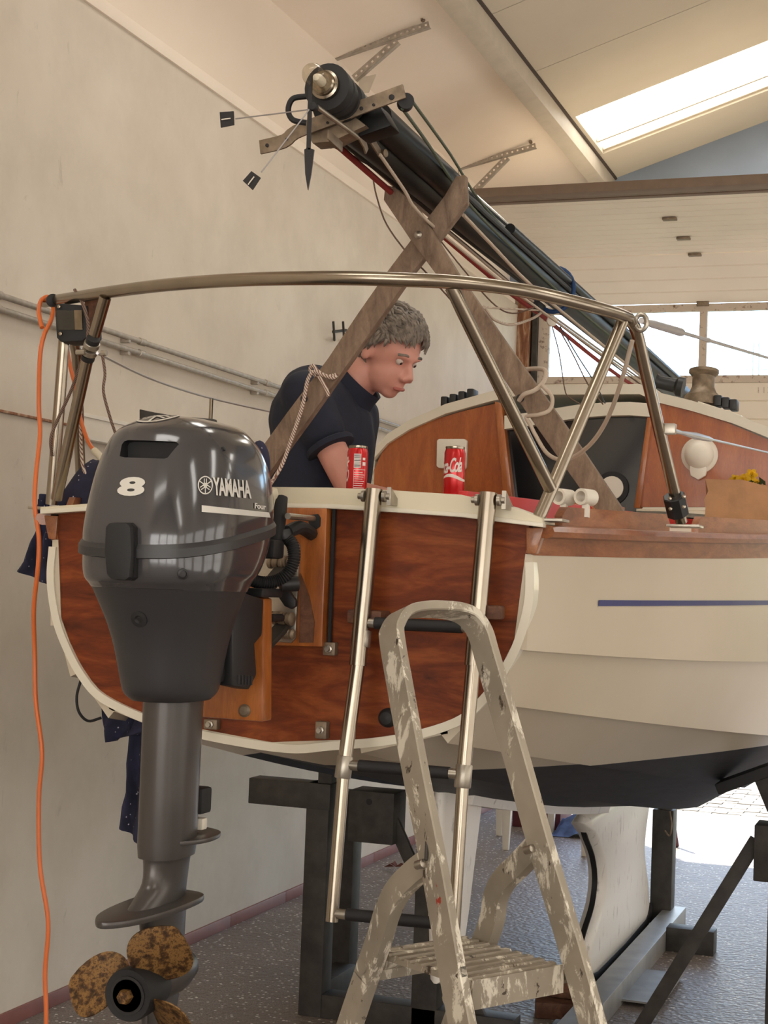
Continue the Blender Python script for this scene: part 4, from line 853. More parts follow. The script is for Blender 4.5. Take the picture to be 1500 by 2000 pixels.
# tiller handle folded up, hose, lever
MB().sweep(cat([aY(528, 1085, 2.64), aY(536, 1050, 2.64), aY(543, 1010, 2.645), aY(546, 968, 2.65)], 4), [(.013, -.012), (.013, .012), (-.013, .012), (-.013, -.012)], (1, 0, 0)).build('carry_handle', 'black_rubber', mo, bevel=.004)
MB().sweep(cat([aY(520, 1040, 2.62), aY(524, 1000, 2.62), aY(530, 970, 2.63), aY(540, 962, 2.64)], 4), [(.006, -.01), (.006, .01), (-.006, .01), (-.006, -.01)], (1, 0, 0)).build('shift_lever', 'cream_paint', mo, bevel=.002)
MB().box(aY(512, 1072, 2.62), (.07, .05, .035)).build('tiller_base', 'black_plastic', mo, bevel=.008)
hs = cat([aY(556, 1046, 2.66), aY(571, 1064, 2.66), aY(574, 1092, 2.655), aY(563, 1118, 2.65), aY(540, 1134, 2.64), aY(512, 1138, 2.62), aY(488, 1132, 2.60)], 12)
MB().tube(hs, [.0105 if i % 2 else .0125 for i in range(len(hs))], 12).build('corrugated_hose', 'black_rubber', mo)
MB().lathe(aY(554, 1043, 2.66), (.3, 0, -1), [(.016, -.006), (.017, .004), (.014, .012)], 16).build('hose_collar', 'black_plastic', mo)
# ================================================================== mast
ZM = 2.515
mast = thing('mast', 'black lowered mast resting on the crossed wooden legs above the cockpit', 'mast', (X0, 5.4, ZM))
def ell(a, b, n=20): return [(a*math.cos(2*PI*i/n), b*math.sin(2*PI*i/n)) for i in range(n)]
MB().sweep([(X0, 3.02, ZM), (X0, 3.7, ZM), (X0, 5.0, ZM-.005), (X0, 7.8, ZM-.02)], ell(.040, .054), (1, 0, 0)).build('mast_tube', 'mast_black', mast)
MB().sweep([(X0+.022, 3.10, ZM+.052), (X0+.022, 7.7, ZM+.035)], ell(.008, .006, 10), (1, 0, 0)).build('sail_track', 'mast_silver', mast)
MB().tube(cat([aX(735, 230, X0+.05), aX(800, 290, X0+.05), aX(868, 352, X0+.05), aX(886, 372, X0+.05)], 4), [.036]*11+[.034, .02], 18).build('furler_tube', 'mast_black', mast)
MB().tube([(X0-.035, 3.15, ZM-.035), (X0-.035, 7.6, ZM-.05)], .008, 10).build('conduit_tube', 'mast_black', mast)
MB().tube([(X0+.048, 4.3, ZM+.02), (X0+.048, 7.4, ZM)], .016, 14).build('boom_tube', 'mast_black', mast)
# masthead
YH = 2.98
crane = cat([aY(508, 288, YH), aY(555, 276, YH), aY(578, 258, YH), aY(640, 234, YH), aY(790, 178, YH)], 3)
cr = MB().sweep(crane, [(-.003, -.015), (.003, -.015), (.003, .015), (-.003, .015)], (0, 1, 0)).build('masthead_crane', 'old_alloy', mast, bevel=.001)
MB().prism([aY(x, y, YH+.01) for x, y in ((600, 262), (690, 225), (715, 245), (650, 276), (610, 280))], (0, .05, 0)).build('masthead_cap', 'old_alloy', mast, bevel=.003)
for x, y, r in ((765, 190, .006), (706, 212, .004), (730, 205, .003), (522, 284, .004), (640, 240, .003), (560, 272, .003), (672, 226, .003)): MB().lathe(aY(x, y, YH-.004), (0, -1, 0), [(r, 0), (r, .002), (r*.4, .003)], 10).build('crane_hole', 'black_rubber', cr)
MB().prism([aY(x, y, YH+.03) for x, y in ((690, 212), (742, 205), (765, 245), (700, 268))], (0, .06, 0)).build('masthead_block', 'mast_black', mast, bevel=.006)
ax_ = V((0, -1, .02)); lb = aY(668, 196, YH)
lh = MB().lathe(lb, ax_, [(.030, -.03), (.044, -.028), (.045, .0), (.040, .006), (.042, .02), (.046, .03), (.046, .045), (.040, .05), (.034, .055), (.048, .058), (.049, .085), (.030, .088)], 28).build('masthead_lamp', 'black_rubber', mast)
MB().lathe(lb+ax_*.088, ax_, [(.030, 0), (.030, .012), (.025, .014), (.025, .022), (.022, .025)], 24).build('lamp_collar', 'stainless', lh)
MB().lathe(lb+ax_*.112, ax_, [(.0225, 0), (.0225, .022), (.021, .036), (.0225, .05), (.018, .062), (.008, .068), (.001, .069)], 24).build('lamp_glass', 'lamp_glass', lh)
MB().lathe(lb+ax_*.112, ax_, [(.010, 0), (.011, .02), (.007, .032), (.001, .034)], 16).build('lamp_bulb', 'white_plastic', lh)
MB().tube(cat([aY(600, 188, 2.93), aY(572, 193, 2.92), aY(563, 215, 2.92), aY(572, 234, 2.92), aY(598, 240, 2.93)], 5), .006, 10).build('cable_loop', 'black_rubber', mast)
# wind indicator
YW = 2.83
wv = MB().tube([aY(614, 205, 2.83), aY(700, 268, 3.02)], .005, 10).build('vane_spindle', 'stainless_dull', mast)
MB().prism([aY(x, y, YW) for x, y in ((603, 147), (610, 148), (608, 230), (606, 292), (598, 292), (600, 230))], (0, .003, 0)).build('vane_shaft', 'black_plastic', wv)
MB().prism([aY(x, y, YW) for x, y in ((601, 288), (613, 292), (607, 340), (601, 371), (596, 340), (594, 292))], (0, .004, 0)).build('vane_arrow', 'black_plastic', wv)
for tip, sq in (((460, 232), [(429, 219), (456, 217), (457, 244), (431, 249)]), ((510, 337), [(474, 353), (491, 334), (509, 347), (493, 371)])):
    MB().tube([aY(604, 214, YW), aY(*tip, YW)], .0014, 6).build('vane_arm', 'wire_steel', wv)
    t_ = MB().prism([aY(x, y, YW) for x, y in sq], (0, .0025, 0)).build('vane_tab', 'black_plastic', wv)
    c_ = sum((aY(x, y, YW-.002) for x, y in sq), V())/4; dv = (aY(*tip, YW)-aY(604, 214, YW)).normalized(); MB().bar(c_-dv*.008, c_+dv*.012, .002, .002).build('tab_slit', 'white_plastic', t_)
MB().lathe(aY(612, 208, YW), (0, -1, 0), [(.008, -.01), (.01, 0), (.008, .006), (.001, .007)], 12).build('vane_pivot', 'black_rubber', wv)
# sheaves and tangs
for x, y, Y in ((792, 200, 3.0), (645, 272, 3.03)): MB().lathe(aY(x, y, Y), (.4, -.9, 0), [(.008, -.012), (.017, -.012), (.013, 0), (.017, .012), (.008, .012)], 18).build('sheave', 'black_rubber', mast)
for pts in (((700, 252), (725, 272), (742, 300)), ((640, 262), (655, 276), (668, 288)), ((700, 262), (712, 282), (716, 296)), ((738, 225), (735, 240), (731, 250))):
    MB().sweep([aX(x, y, X0+.046) for x, y in pts], [(-.002, -.010), (.002, -.010), (.002, .010), (-.002, .010)], (1, 0, 0)).build('mast_tang', 'old_alloy', mast, bevel=.001)
for (x, y) in ((735, 262), (748, 300)): MB().lathe(aX(x, y, X0+.05), (1, -.3, 0), [(.009, -.006), (.009, .008), (.005, .01)], 10).build('clevis_pin', 'old_alloy', mast)
MB().tube([V((X0+.066*math.cos(a), 5.05, ZM-.012+.074*math.sin(a))) for a in [2*PI*k/24 for k in range(24)]], .008, 8, True).build('lashing', 'rope_blue', mast)
MB().box(V((X0-.05, 5.02, ZM-.075)), (.04, .10, .03)).build('cleat_base', 'black_rubber', mast, bevel=.006); MB().lathe(V((X0-.02, 5.1, ZM-.11)), (.5, -.8, 0), [(.012, 0), (.018, .006), (.018, .016), (.01, .02)], 14).build('lamp_socket', 'white_plastic', mast)
# halyards and wires lying along the mast
def cord(pts, r, mat, label, cat_='rope', n=4, nm='halyard'):
    o = MB().tube(cat(pts, n), r, 8).build(nm, mat); return tag(o, label, cat_, 'lines along the mast')
xs_ = X0-.055
cord([aX(x, y, xs_) for x, y in ((652, 278), (760, 372), (850, 448), (1000, 575), (1065, 622))]+[aX(x, y, xs_) for x, y in ((1170, 706), (1240, 755), (1312, 797))], .0075, 'rope_red', 'dark red halyard along the lower edge of the mast')
cord([aX(x, y, X0-.05) for x, y in ((662, 268), (780, 372), (900, 474), (1040, 588), (1250, 740))], .004, 'rope_white', 'white cord lying just above the dark red halyard')
cord([aX(x, y, X0+.05) for x, y in ((742, 302), (790, 372), (812, 408), (870, 462), (1020, 580), (1250, 745))], .004, 'rope_white', 'pale wire from the tang crossing the front of the mast')
cord([aY(803, 195, 3.0), aX(880, 302, X0+.105), aX(945, 402, X0+.05), aX(1060, 520, X0+.02), aX(1230, 668, X0+.02)], .0035, 'rope_green', 'outer green line from the masthead sheave')
cord([aY(786, 212, 3.0), aX(840, 287, X0+.11), aX(905, 385, X0+.07), aX(985, 470, X0+.045), aX(1120, 596, X0+.04), aX(1260, 712, X0+.04)], .0038, 'rope_green', 'inner green line from the masthead sheave')
cord([aX(x, y, X0+.045) for x, y in ((792, 258), (850, 320), (930, 400), (1020, 482), (1150, 600))], .0075, 'rope_grey', 'thick grey line along the top of the mast')
cord([aX(x, y, X0+.06) for x, y in ((905, 420), (960, 478), (1040, 560), (1160, 660), (1270, 750))], .005, 'rope_white', 'white line along the starboard face of the mast')
cord([aX(x, y, X0-.06) for x, y in ((650, 285), (760, 345), (840, 420), (960, 520), (1090, 632), (1280, 772))], .0032, 'rope_brown', 'thin dark line below the masthead running down the mast')
cord([aY(x, y, 3.7) for x, y in ((728, 345), (736, 385), (756, 440), (800, 500), (830, 530), (880, 585))], .0022, 'rope_brown', 'thin brown wire drooping behind the wooden legs', 'wire', 5, 'loose_wire')
cord([aY(x, y, 4.2) for x, y in ((860, 470), (900, 520), (960, 590), (1000, 612), (1045, 600))], .0022, 'rope_brown', 'thin brown wire sagging under the mast right of the legs', 'wire', 5, 'loose_wire')
cord([aY(930, 598, 3.75), aY(975, 602, 4.2), aY(1055, 606, 5.0)], .003, 'rope_white', 'upper white cord between right wooden leg and mast', 'rope', 5, 'slack_rope')
cord([aY(945, 600, 3.75), aY(965, 624, 4.1), aY(1000, 634, 4.5), aY(1040, 622, 4.9), aY(1058, 610, 5.0)], .0045, 'rope_white', 'lower white cord sagging between right wooden leg and mast', 'rope', 5, 'slack_rope')
cord([aY(x, y, 5.1) for x, y in ((1078, 636), (1092, 690), (1103, 760), (1112, 776), (1135, 790))], .002, 'rope_brown', 'left of three thin wires hanging before the door window', 'wire', 5, 'loose_wire')
cord([aY(x, y, 5.1) for x, y in ((1088, 636), (1118, 690), (1148, 750), (1178, 790))], .0022, 'rope_brown', 'middle of three thin wires hanging before the door window', 'wire', 5, 'loose_wire')
cord([aY(x, y, 5.1) for x, y in ((1094, 638), (1128, 695), (1160, 745), (1182, 788))], .0022, 'rope_grey', 'right of three thin wires hanging before the door window', 'wire', 5, 'loose_wire')
# ================================================================== crossed legs
ct = thing('mast_crutch', 'pair of crossed weathered wooden legs holding up the mast', 'mast support', (X0, 3.6, 1.64))
A_ = [(890, 344), (908, 341), (911, 396), (858, 466), (805, 532), (735, 632), (687, 700), (600, 822), (530, 918), (488, 975), (455, 965), (490, 902), (560, 806), (640, 700), (700, 610), (756, 530), (829, 433), (868, 382)]
MB().prism([aY(x, y, 3.60) for x, y in A_], (0, .028, 0)).build('leg', 'weathered_timber', ct, bevel=.003)
B_ = [(752, 360), (772, 366), (814, 403), (893, 532), (1003, 690), (1072, 786), (1136, 877), (1200, 972), (1232, 1020), (1185, 1025), (1134, 956), (1040, 823), (970, 720), (851, 535), (800, 466), (749, 390)]
MB().prism([aY(x, y, 3.57) for x, y in B_], (0, .028, 0)).build('leg', 'weathered_timber', ct, bevel=.003)
MB().lathe(aY(817, 459, 3.57), (0, -1, 0), [(.010, -.002), (.010, .003), (.006, .007), (.001, .008)], 12).build('pivot_bolt', 'stainless_dull', ct)
for x, y, Y in ((594, 779, 3.60), (1016, 778, 3.57)): MB().lathe(aY(x, y, Y), (0, -1, 0), [(.010, -.001), (.010, .001), (.001, .0012)], 16).build('lashing_hole', 'black_rubber', ct)
# ================================================================== step ladder
PZ = .90
c0, c1, c2, c3 = (aZ(x, y, PZ) for x, y in ((912, 1918), (1112, 1882), (755, 1855), (952, 1820)))
lu = (c1-c0).normalized(); ln = V((-lu.y, lu.x, 0)); lw = (c1-c0).length
sl_ = thing('step_ladder', 'paint splattered aluminium step ladder in front of the transom', 'step ladder', (c0.x, c0.y, 0))
lean = (ln*.2+V((0, 0, .56))).normalized(); fn = lu.cross(lean); fp = c0-ln*.02
def fr_(x, y): return aP(x, y, fp, fn)
def toz0(a, b): return a+(b-a)*((a.z-.012)/(a.z-b.z))
Lp = [fr_(*q) for q in ((903, 2000), (885, 1904), (844, 1670), (815, 1525), (786, 1366), (766, 1250))]; Rp = [fr_(*q) for q in ((1158, 2000), (1112, 1835), (1056, 1648), (1016, 1505), (973, 1354), (950, 1276))]
hoop = [fr_(*q) for q in ((768, 1222), (785, 1199), (815, 1191), (850, 1190), (890, 1194), (918, 1207), (938, 1236))]
path = [toz0(Lp[1], Lp[0])]+Lp+hoop+Rp[::-1]+[toz0(Rp[1], Rp[0])]
prof = [(.023, -.008), (.025, -.006), (.025, .006), (.023, .008), (-.023, .008), (-.025, .006), (-.025, -.006), (-.023, -.008)]
MB().sweep(cat(path, 4), prof, fn).build('hoop_frame', 'ladder_alloy', sl_)
pn_l = lu; pl_l = c0-lu*.03
def side_l(x, y): return aP(x, y, c0-lu*.012, lu)
def side_r(x, y): return aP(x, y, c1+lu*.004, lu)
q1 = [side_l(*q) for q in ((838, 1683), (812, 1703), (778, 1738), (757, 1780), (742, 1830), (716, 1905), (684, 2000))]; q1.append(toz0(q1[-2], q1[-1]))
q2 = [side_r(*q) for q in ((1046, 1655), (1015, 1688), (985, 1718), (968, 1752), (960, 1800))]
q2 = [p for p in q2]; off = [q1[i]-q1[4] for i in (5, 6, 7)]; q2 += [q2[4]+o for o in off]; q2[-1].z = .012
for q in (q1, q2):
    MB().sweep(cat(q, 5), [(.012, -.019), (.012, .019), (-.012, .019), (-.012, -.019)], lu).build('rear_leg', 'ladder_alloy', sl_, bevel=.004)
    for p in (q[-1],): MB().box(p+V((0, 0, -.0)), (.05, .05, .03)).build('rubber_foot', 'black_rubber', sl_, bevel=.005)
for p in (path[0], path[-1]): MB().box(p, (.05, .05, .03)).build('rubber_foot', 'black_rubber', sl_, bevel=.005)
# platform with grooved tread
dp = .235; prf = [(0, 0)]
for k in range(9): a = dp*(k+.5)/9; prf += [(a-.009, .0), (a-.007, -.004), (a+.003, -.004), (a+.005, 0)]
prf += [(dp, 0), (dp, -.05), (dp-.006, -.05), (dp-.006, -.012), (.006, -.012), (.006, -.045), (0, -.045)]
base = c0+lu*.012; MB().prism([base+ln*a+V((0, 0, b)) for a, b in prf], lu*(lw-.024)).build('platform', 'ladder_alloy', sl_, smooth=0)
for a_, s_ in ((c0, -1), (c1, 1)): MB().tube([a_-lu*s_*.010+V((0, 0, -.024))+ln*.012, a_+lu*s_*.03+V((0, 0, -.024))+ln*.012], .010, 14).build('pivot_stub', 'stainless_dull', sl_)
e1 = aP(712, 1886, c0-lu*.02, lu); MB().tube([e1-lu*.008, e1+lu*(lw+.04)], .012, 14).build('cross_tube', 'ladder_alloy', sl_)
for s_, w_ in ((.62, .0), (.34, .0)):
    a = toz0(Lp[1], Lp[0]); t = s_/Lp[1].z; pa = a+(Lp[1]-a)*t; b = toz0(Rp[1], Rp[0]); pb = b+(Rp[1]-b)*(s_/Rp[1].z)
    MB().bar(pa, pb, .08, .03).build('step', 'ladder_alloy', sl_, bevel=.003)
for x, y in ((834, 1684), (1047, 1655)): MB().lathe(fr_(x, y)-fn*.02, -fn if fn.y > 0 else fn, [(.007, -.005), (.007, .012), (.003, .014)], 12).build('rivet', 'stainless_dull', sl_)
MB().tube(cat([fr_(836, 1590), fr_(834, 1640), fr_(832, 1680)], 4), .003, 8).build('hook_rod', 'cradle_steel', sl_)
# ================================================================== cradle under the boat
cr_ = thing('boat_cradle', 'dark welded steel cradle with posts and struts under the hull', 'boat cradle', (X0, 5.6, 0))
def CB(a, b, nm, mat='cradle_steel', bev=.004): return MB().bb(a, b).build(nm, mat, cr_, bevel=bev)
YC = 5.08
for s_ in (-1, 1):
    X = lambda o: X0+s_*o
    CB((X(.83), YC, 0), (X(.745), YC+.09, .80), 'post'); CB((X(.89), YC+.42, 0), (X(.805), YC+.51, .72), 'post')
    CB((X(1.05), YC-.005, .71), (X(.74), YC+.085, .80), 'arm')
    bx0, bx1 = ((.665, .50), (.93, .70))[s_ > 0]; pb = CB((X(bx0), YC-.02, .615), (X(bx1), YC+.11, .79), 'pad_box'); MB().lathe(V((X(bx1+.09 if s_ < 0 else bx1+.06), YC-.02, .755)), (0, -1, 0), [(.011, -.001), (.011, .001), (.001, .0012)], 16).build('box_hole', 'black_rubber', pb)
    CB((X(.86), YC+.09, .0), (X(.775), YC+.42, .09), 'base_rail')
    sa, sb_ = ((aY(752, 1568, YC+.03), aY(806, 1690, YC+.03)), (aY(1478, 1640, YC+.03), aY(1255, 2000, YC+.03)))[s_ > 0]; sb_ = sa+(sb_-sa)*((sa.z-.05)/(sa.z-sb_.z)); MB().bar(sa, sb_, .045, .02, (0, 1, 0)).build('strut', cr_ and 'cradle_steel', cr_, bevel=.003)
    CB((X(.745), YC, .0), (X(.06), YC+.09, .08), 'cross_beam')
    pth = edge(5, (YC-YT)*LEN/5.0, s_); MB().bar((X(.77), YC+.04, .77), (X(.77), YC+.04, .90), .05, .05, (0, 1, 0)).build('screw_jack', 'cradle_steel', cr_)
    R = Matrix.Rotation(s_*math.radians(-24), 3, 'Y'); MB().box((X(.70), YC+.04, .945), (.26, .16, .035), R).build('hull_pad', 'black_rubber', cr_, bevel=.005)
    MB().box((X(.76), YC+.04, .90), (.10, .08, .11), R).build('pad_bracket', 'cradle_steel', cr_, bevel=.004)
CB((-1.665, YC+.0, 0), (-1.575, YC+.09, .62), 'inner_post')
CB((-1.165, 4.85, 0), (-1.075, 7.25, .085), 'long_beam', 'beam_zinc')
MB().bb((-1.075, 5.75, .015), (-.93, 6.25, .022)).build('tray', 'beam_zinc', cr_); MB().bb((-.936, 5.75, .015), (-.93, 6.25, .065)).build('tray', 'beam_zinc', cr_)
CB((-1.075, 6.70, 0), (-.875, 6.80, .10), 'side_foot')
CB((-1.22, 7.13, .0), (-1.125, 7.23, .53), 'bow_post'); MB().tube([(-1.172, 7.18, .5), (-1.172, 7.18, .61)], .033, 16).build('screw_jack', 'cradle_steel', cr_)
MB().tube(cat([aY(1308, 1585, 7.12), aY(1312, 1610, 7.1), aY(1308, 1632, 7.1), aY(1298, 1622, 7.1)], 6), .004, 6).build('pin_chain', 'old_alloy', cr_)
for x0_, x1_, z0_, z1_, y0_, lab in ((-1.32, -1.18, 0, .045, 5.66, 'lower dark wooden block under the aft end of the fin keel'), (-1.31, -1.19, .045, .10, 5.62, 'upper dark wooden block under the aft end of the fin keel')):
    pass
for k, (zz, lab) in enumerate(((0, 'bottom dark wooden block behind the ladder under the keel'), (.058, 'top dark wooden block behind the ladder under the keel'))):
    p = aZ(1100, 1985-42*k, zz); tag(MB().box((p.x, p.y, zz+.029), (.20, .11, .056), Matrix.Rotation(.25-.3*k, 3, 'Z')).build('wood_block', 'block_wood', bevel=.005), lab, 'wood block', 'blocks under the keel')
m = MB(); pf = aZ(1072, 1935, .0); gx, gy = 12, 8; random.seed(3)
vs = [V((pf.x-.13+.20*i/gx, pf.y+.05+.16*j/gy, .006+.02*random.random()*(1 if 0 < i < gx and 0 < j < gy else 0))) for i in range(gx+1) for j in range(gy+1)]
tag(m.add(vs, [(i*(gy+1)+j, i*(gy+1)+j+1, (i+1)*(gy+1)+j+1, (i+1)*(gy+1)+j) for i in range(gx) for j in range(gy)]).build('plastic_sheet', 'foil_blue', smooth=0), 'crumpled bluish plastic sheet on the floor by the keel', 'plastic sheet')
# ================================================================== far end of the hall
chx = thing('garden_chair', 'white plastic garden chair on the floor far behind the keel', 'chair', tuple(aZ(1010, 1645, 0)))
fl = [aZ(988, 1660, 0), aZ(975, 1632, 0), aZ(1076, 1626, 0), aZ(1092, 1652, 0)]
for p in fl[:3]+[V((fl[0].x+.45, fl[0].y+.05, 0))]:
    MB().loft([[V((p.x+sx_*w*.5, p.y+sy_*w*.4, z)) for sx_, sy_ in ((-1, -1), (1, -1), (1, 1), (-1, 1))] for z, w in ((0, .035), (.2, .05), (.42, .065))]).build('leg', 'white_plastic', chx, bevel=.004)
cs_ = sum(fl[:3], V())/3+V((.06, 0, 0)); MB().box(cs_+V((0, 0, .43)), (.5, .5, .03)).build('seat', 'white_plastic', chx, bevel=.01); MB().box(cs_+V((-.2, .1, .66)), (.05, .45, .44)).build('backrest', 'white_plastic', chx, bevel=.015)
cb = thing('storage_crate', 'dark red storage crate standing behind the plastic chair', 'crate', tuple(aY(1055, 1612, 10.0)))
p0, p1 = aZ(1000, 1614, 0), aZ(1112, 1612, 0); 
for a, b in (((p0.x, p0.y, 0), (p1.x, p0.y+.02, .3)), ((p0.x, p0.y+.3, 0), (p1.x, p0.y+.32, .3)), ((p0.x, p0.y+.02, 0), (p0.x+.02, p0.y+.3, .3)), ((p1.x-.02, p0.y+.02, 0), (p1.x, p0.y+.3, .3))): MB().bb(a, b).build('crate_side', 'crate_red', cb, bevel=.004)
MB().bb((p0.x+.02, p0.y+.02, .01), (p1.x-.02, p0.y+.3, .03)).build('crate_base', 'crate_red', cb)
m = MB(); pc_ = aZ(1125, 1636, 0); random.seed(5); n = 16; vs = []
for i in range(n+1):
    for j in range(n+1):
        u, v_ = i/n*2-1, j/n*2-1; r2 = u*u+v_*v_; z = max(0.004, .13*(1-r2*.9)+.05*noise.noise(V((u*2.6, v_*2.6, 1.3)))) if r2 < 1.05 else .004
        vs.append(V((pc_.x+u*.16+.02*noise.noise(V((u*3, v_*3, 5))), pc_.y+.12+v_*.16, z)))
tag(m.add(vs, [(i*(n+1)+j, i*(n+1)+j+1, (i+1)*(n+1)+j+1, (i+1)*(n+1)+j) for i in range(n) for j in range(n)]).build('cloth_heap', 'cloth_blue', smooth=60), 'crumpled blue cloth heap on the floor left of the keel', 'cloth')
tag(MB().tube([aZ(1322, 1655, 0)+V((0, 0, .005)), aY(1304, 1540, 9.6)], .014, 10).build('red_pole', 'crate_red'), 'thin red pole leaning behind the bow post of the cradle', 'pole')
p = aZ(772, 1700, 0); m = MB(); star = []
for k in range(10): t = 2*PI*k/10; r_ = .05 if k % 2 else .022; star.append(V((p.x+r_*1.3*math.cos(t), p.y+r_*math.sin(t), .012+.03*abs(math.cos(t*1.5)))))
tag(m.add(star+[V((p.x, p.y, .02))], [(k, (k+1) % 10, 10) for k in range(10)]).build('dry_leaf', 'dead_leaf', smooth=0), 'dry brown leaf on the floor by the wall', 'leaf')
# ================================================================== things in the cockpit
cz = 1.730
tag(MB().bb((X0-.44, 3.91, cz-.022), (X0+.44, 4.13, cz)).build('cockpit_board', 'varnish_orange', bevel=.003), 'varnished board laid across the cockpit under the drink cans', 'board')
def can_(px, label):
    p = aY(px, 910, 4.0); c = V((p.x, 4.0, cz+.001)); t = thing('drink_can', label, 'drink can', tuple(c), 'cans in the cockpit'); r = .0285
    MB().lathe(c, (0, 0, 1), [(.022, .0), (.0245, .003), (r, .012), (r, .128), (.0255, .138)], 32).build('can_body', 'can_red', t)
    MB().lathe(c, (0, 0, 1), [(.0255, .138), (.0262, .141), (.0262, .145), (.0245, .145), (.0235, .141), (.001, .1405)], 32).build('can_lid', 'stainless', t)
    MB().tube([c+V((.009*math.cos(a)+.004, .006*math.sin(a), .1465)) for a in [2*PI*k/12 for k in range(12)]], .0014, 6, True).build('ring_pull', 'stainless', t)
    pc = math.atan2(-c.y, -c.x)
    def wrap(d, z, off=.0006): return V((c.x+(r+off)*math.cos(pc+d), c.y+(r+off)*math.sin(pc+d), c.z+z))
    return t, wrap
t1, wr = can_(698, 'red drink can with a barcode standing beside the person'); 
MB().add([wr(d, z) for d in (-.35, -.1, .12, .33) for z in (.083, .122)], [(2*i, 2*i+1, 2*i+3, 2*i+2) for i in range(3)]).build('barcode_field', 'can_white', t1, smooth=0)
bm_ = MB()
for k in range(9):
    z = .0855+k*.0042; w = (.0012, .002, .0009)[k % 3]; bm_.add([wr(d, zz, .0011) for d in (-.32, -.1, .1, .30) for zz in (z, z+w)], [(2*i, 2*i+1, 2*i+3, 2*i+2) for i in range(3)])
bm_.build('barcode_bars', 'can_black', t1, smooth=0, kind='stuff')
bm_ = MB()
for k in range(9):
    z = .07-k*.006; d0, d1 = -.3, (.55, .75, .65)[k % 3]; bm_.add([wr(d0+(d1-d0)*i/4, zz) for i in range(5) for zz in (z, z+.0016)], [(2*i, 2*i+1, 2*i+3, 2*i+2) for i in range(4)])
for d0, d1, z0_, z1_ in ((-.34, .85, .078, .0795), (-.34, -.31, .01, .078), (.5, .85, .09, .1), (.5, .8, .105, .112)): bm_.add([wr(d0+(d1-d0)*i/4, zz) for i in range(5) for zz in (z0_, z1_)], [(2*i, 2*i+1, 2*i+3, 2*i+2) for i in range(4)])
bm_.build('small_print', 'can_white', t1, smooth=0, kind='stuff')
uv, fs = text_geo('Cola', .05, .001, .35, .85, cuts=2, maxlen=.006); MB().add([wr(-1.1-.28+.5*v_, .045+.07*u) for u, v_ in uv], fs).build('lettering', 'can_white', t1, smooth=0)
t2, wr2 = can_(888, 'red drink can with white script lettering before the switch panel')
uv, fs = text_geo('Coca-Cola', .05, .0012, .35, .82, cuts=2, maxlen=.006); MB().add([wr2(-2.0+2.75*u, .068+.040*v_+.008*u) for u, v_ in uv], fs).build('lettering', 'can_white', t2, smooth=0)
ws = [(-1.3+2.6*i/14, .060+.006*math.sin(i/14*5), .0025+.002*math.sin(i/14*PI)) for i in range(15)]
MB().add([wr2(d, z+s_*h_) for d, z, h_ in ws for s_ in (-1, 1)], [(2*i, 2*i+1, 2*i+3, 2*i+2) for i in range(14)]).build('swoosh', 'can_white', t2, smooth=0)
# paper bag of flowers on the starboard side deck
bp = aY(1455, 1000, 5.0); bgz = edge(0, 5.0-YT)[2]+.03
bgt = thing('paper_bag', 'crumpled brown paper bag full of yellow flowers on the side deck', 'bag', (bp.x, bp.y, bgz))
rb, rt = .13, aY(1400, 945, 5.0).z; rings = []
random.seed(11)
for k in range(6):
    z = bgz+(rt-bgz)*k/5; w = .095+.006*k/5
    rings.append([V((bp.x-.0+sx_*w*1.15+random.uniform(-.007, .007), bp.y+sy_*w*.6+random.uniform(-.007, .007), z+(random.uniform(-.012, .012) if k == 5 else 0))) for sx_, sy_ in ((-1, -1), (-.5, -1.06), (0, -1), (.5, -1.05), (1, -1), (1.05, 0), (1, 1), (0, 1), (-1, 1), (-1.04, 0))])
MB().loft(rings, False, False).build('bag', 'paper_bag', bgt, smooth=20); MB().bb((bp.x-.09, bp.y-.05, bgz), (bp.x+.09, bp.y+.05, bgz+.004)).build('bag_base', 'paper_bag', bgt)
def flower(px, py, Y, s_, hd):
    c = aY(px, py, Y); f = MB()
    for k in range(6):
        t = 2*PI*k/6+hd; d = V((math.cos(t), -.35, math.sin(t))).normalized(); w = V((-math.sin(t), 0, math.cos(t)))
        f.loft([[c+d*s_*u+w*s_*q*h_+V((0, -.004*math.sin(PI*u), 0)) for q in (-1, 0, 1)] for u, h_ in ((.05, .06), (.45, .34), (.8, .3), (1, .08))], False, False)
    f.lathe(c, (0, -1, .2), [(.25*s_, 0), (.3*s_, .5*s_), (.38*s_, .7*s_)], 10, False)
    f.build('flower', 'petal_yellow', bgt, smooth=50, kind='stuff'); MB().tube([c, V((bp.x+(c.x-bp.x)*.5, bp.y, rt-.06))], .003, 6).build('stem', 'leaf_green', bgt)
for px, py, s_, hd in ((1468, 928, .022, 0), (1450, 940, .024, .4), (1436, 938, .02, .9), (1464, 948, .022, .2), (1478, 946, .02, .7), (1490, 960, .022, .1), (1452, 952, .02, .5)): flower(px, py, 5.0+random.uniform(-.05, .04), s_, hd)
for k in range(7):
    a = aY(1430+k*11, 950+(k % 3)*5, 5.0); d = V((math.cos(k*1.7)*.03, -.01, .03)); MB().loft([[a, a, a], [a+d*.5+V((.009, 0, 0)), a+d*.5, a+d*.5-V((.009, 0, 0))], [a+d, a+d, a+d]], False, False).build('leaf', 'leaf_green', bgt, smooth=40)
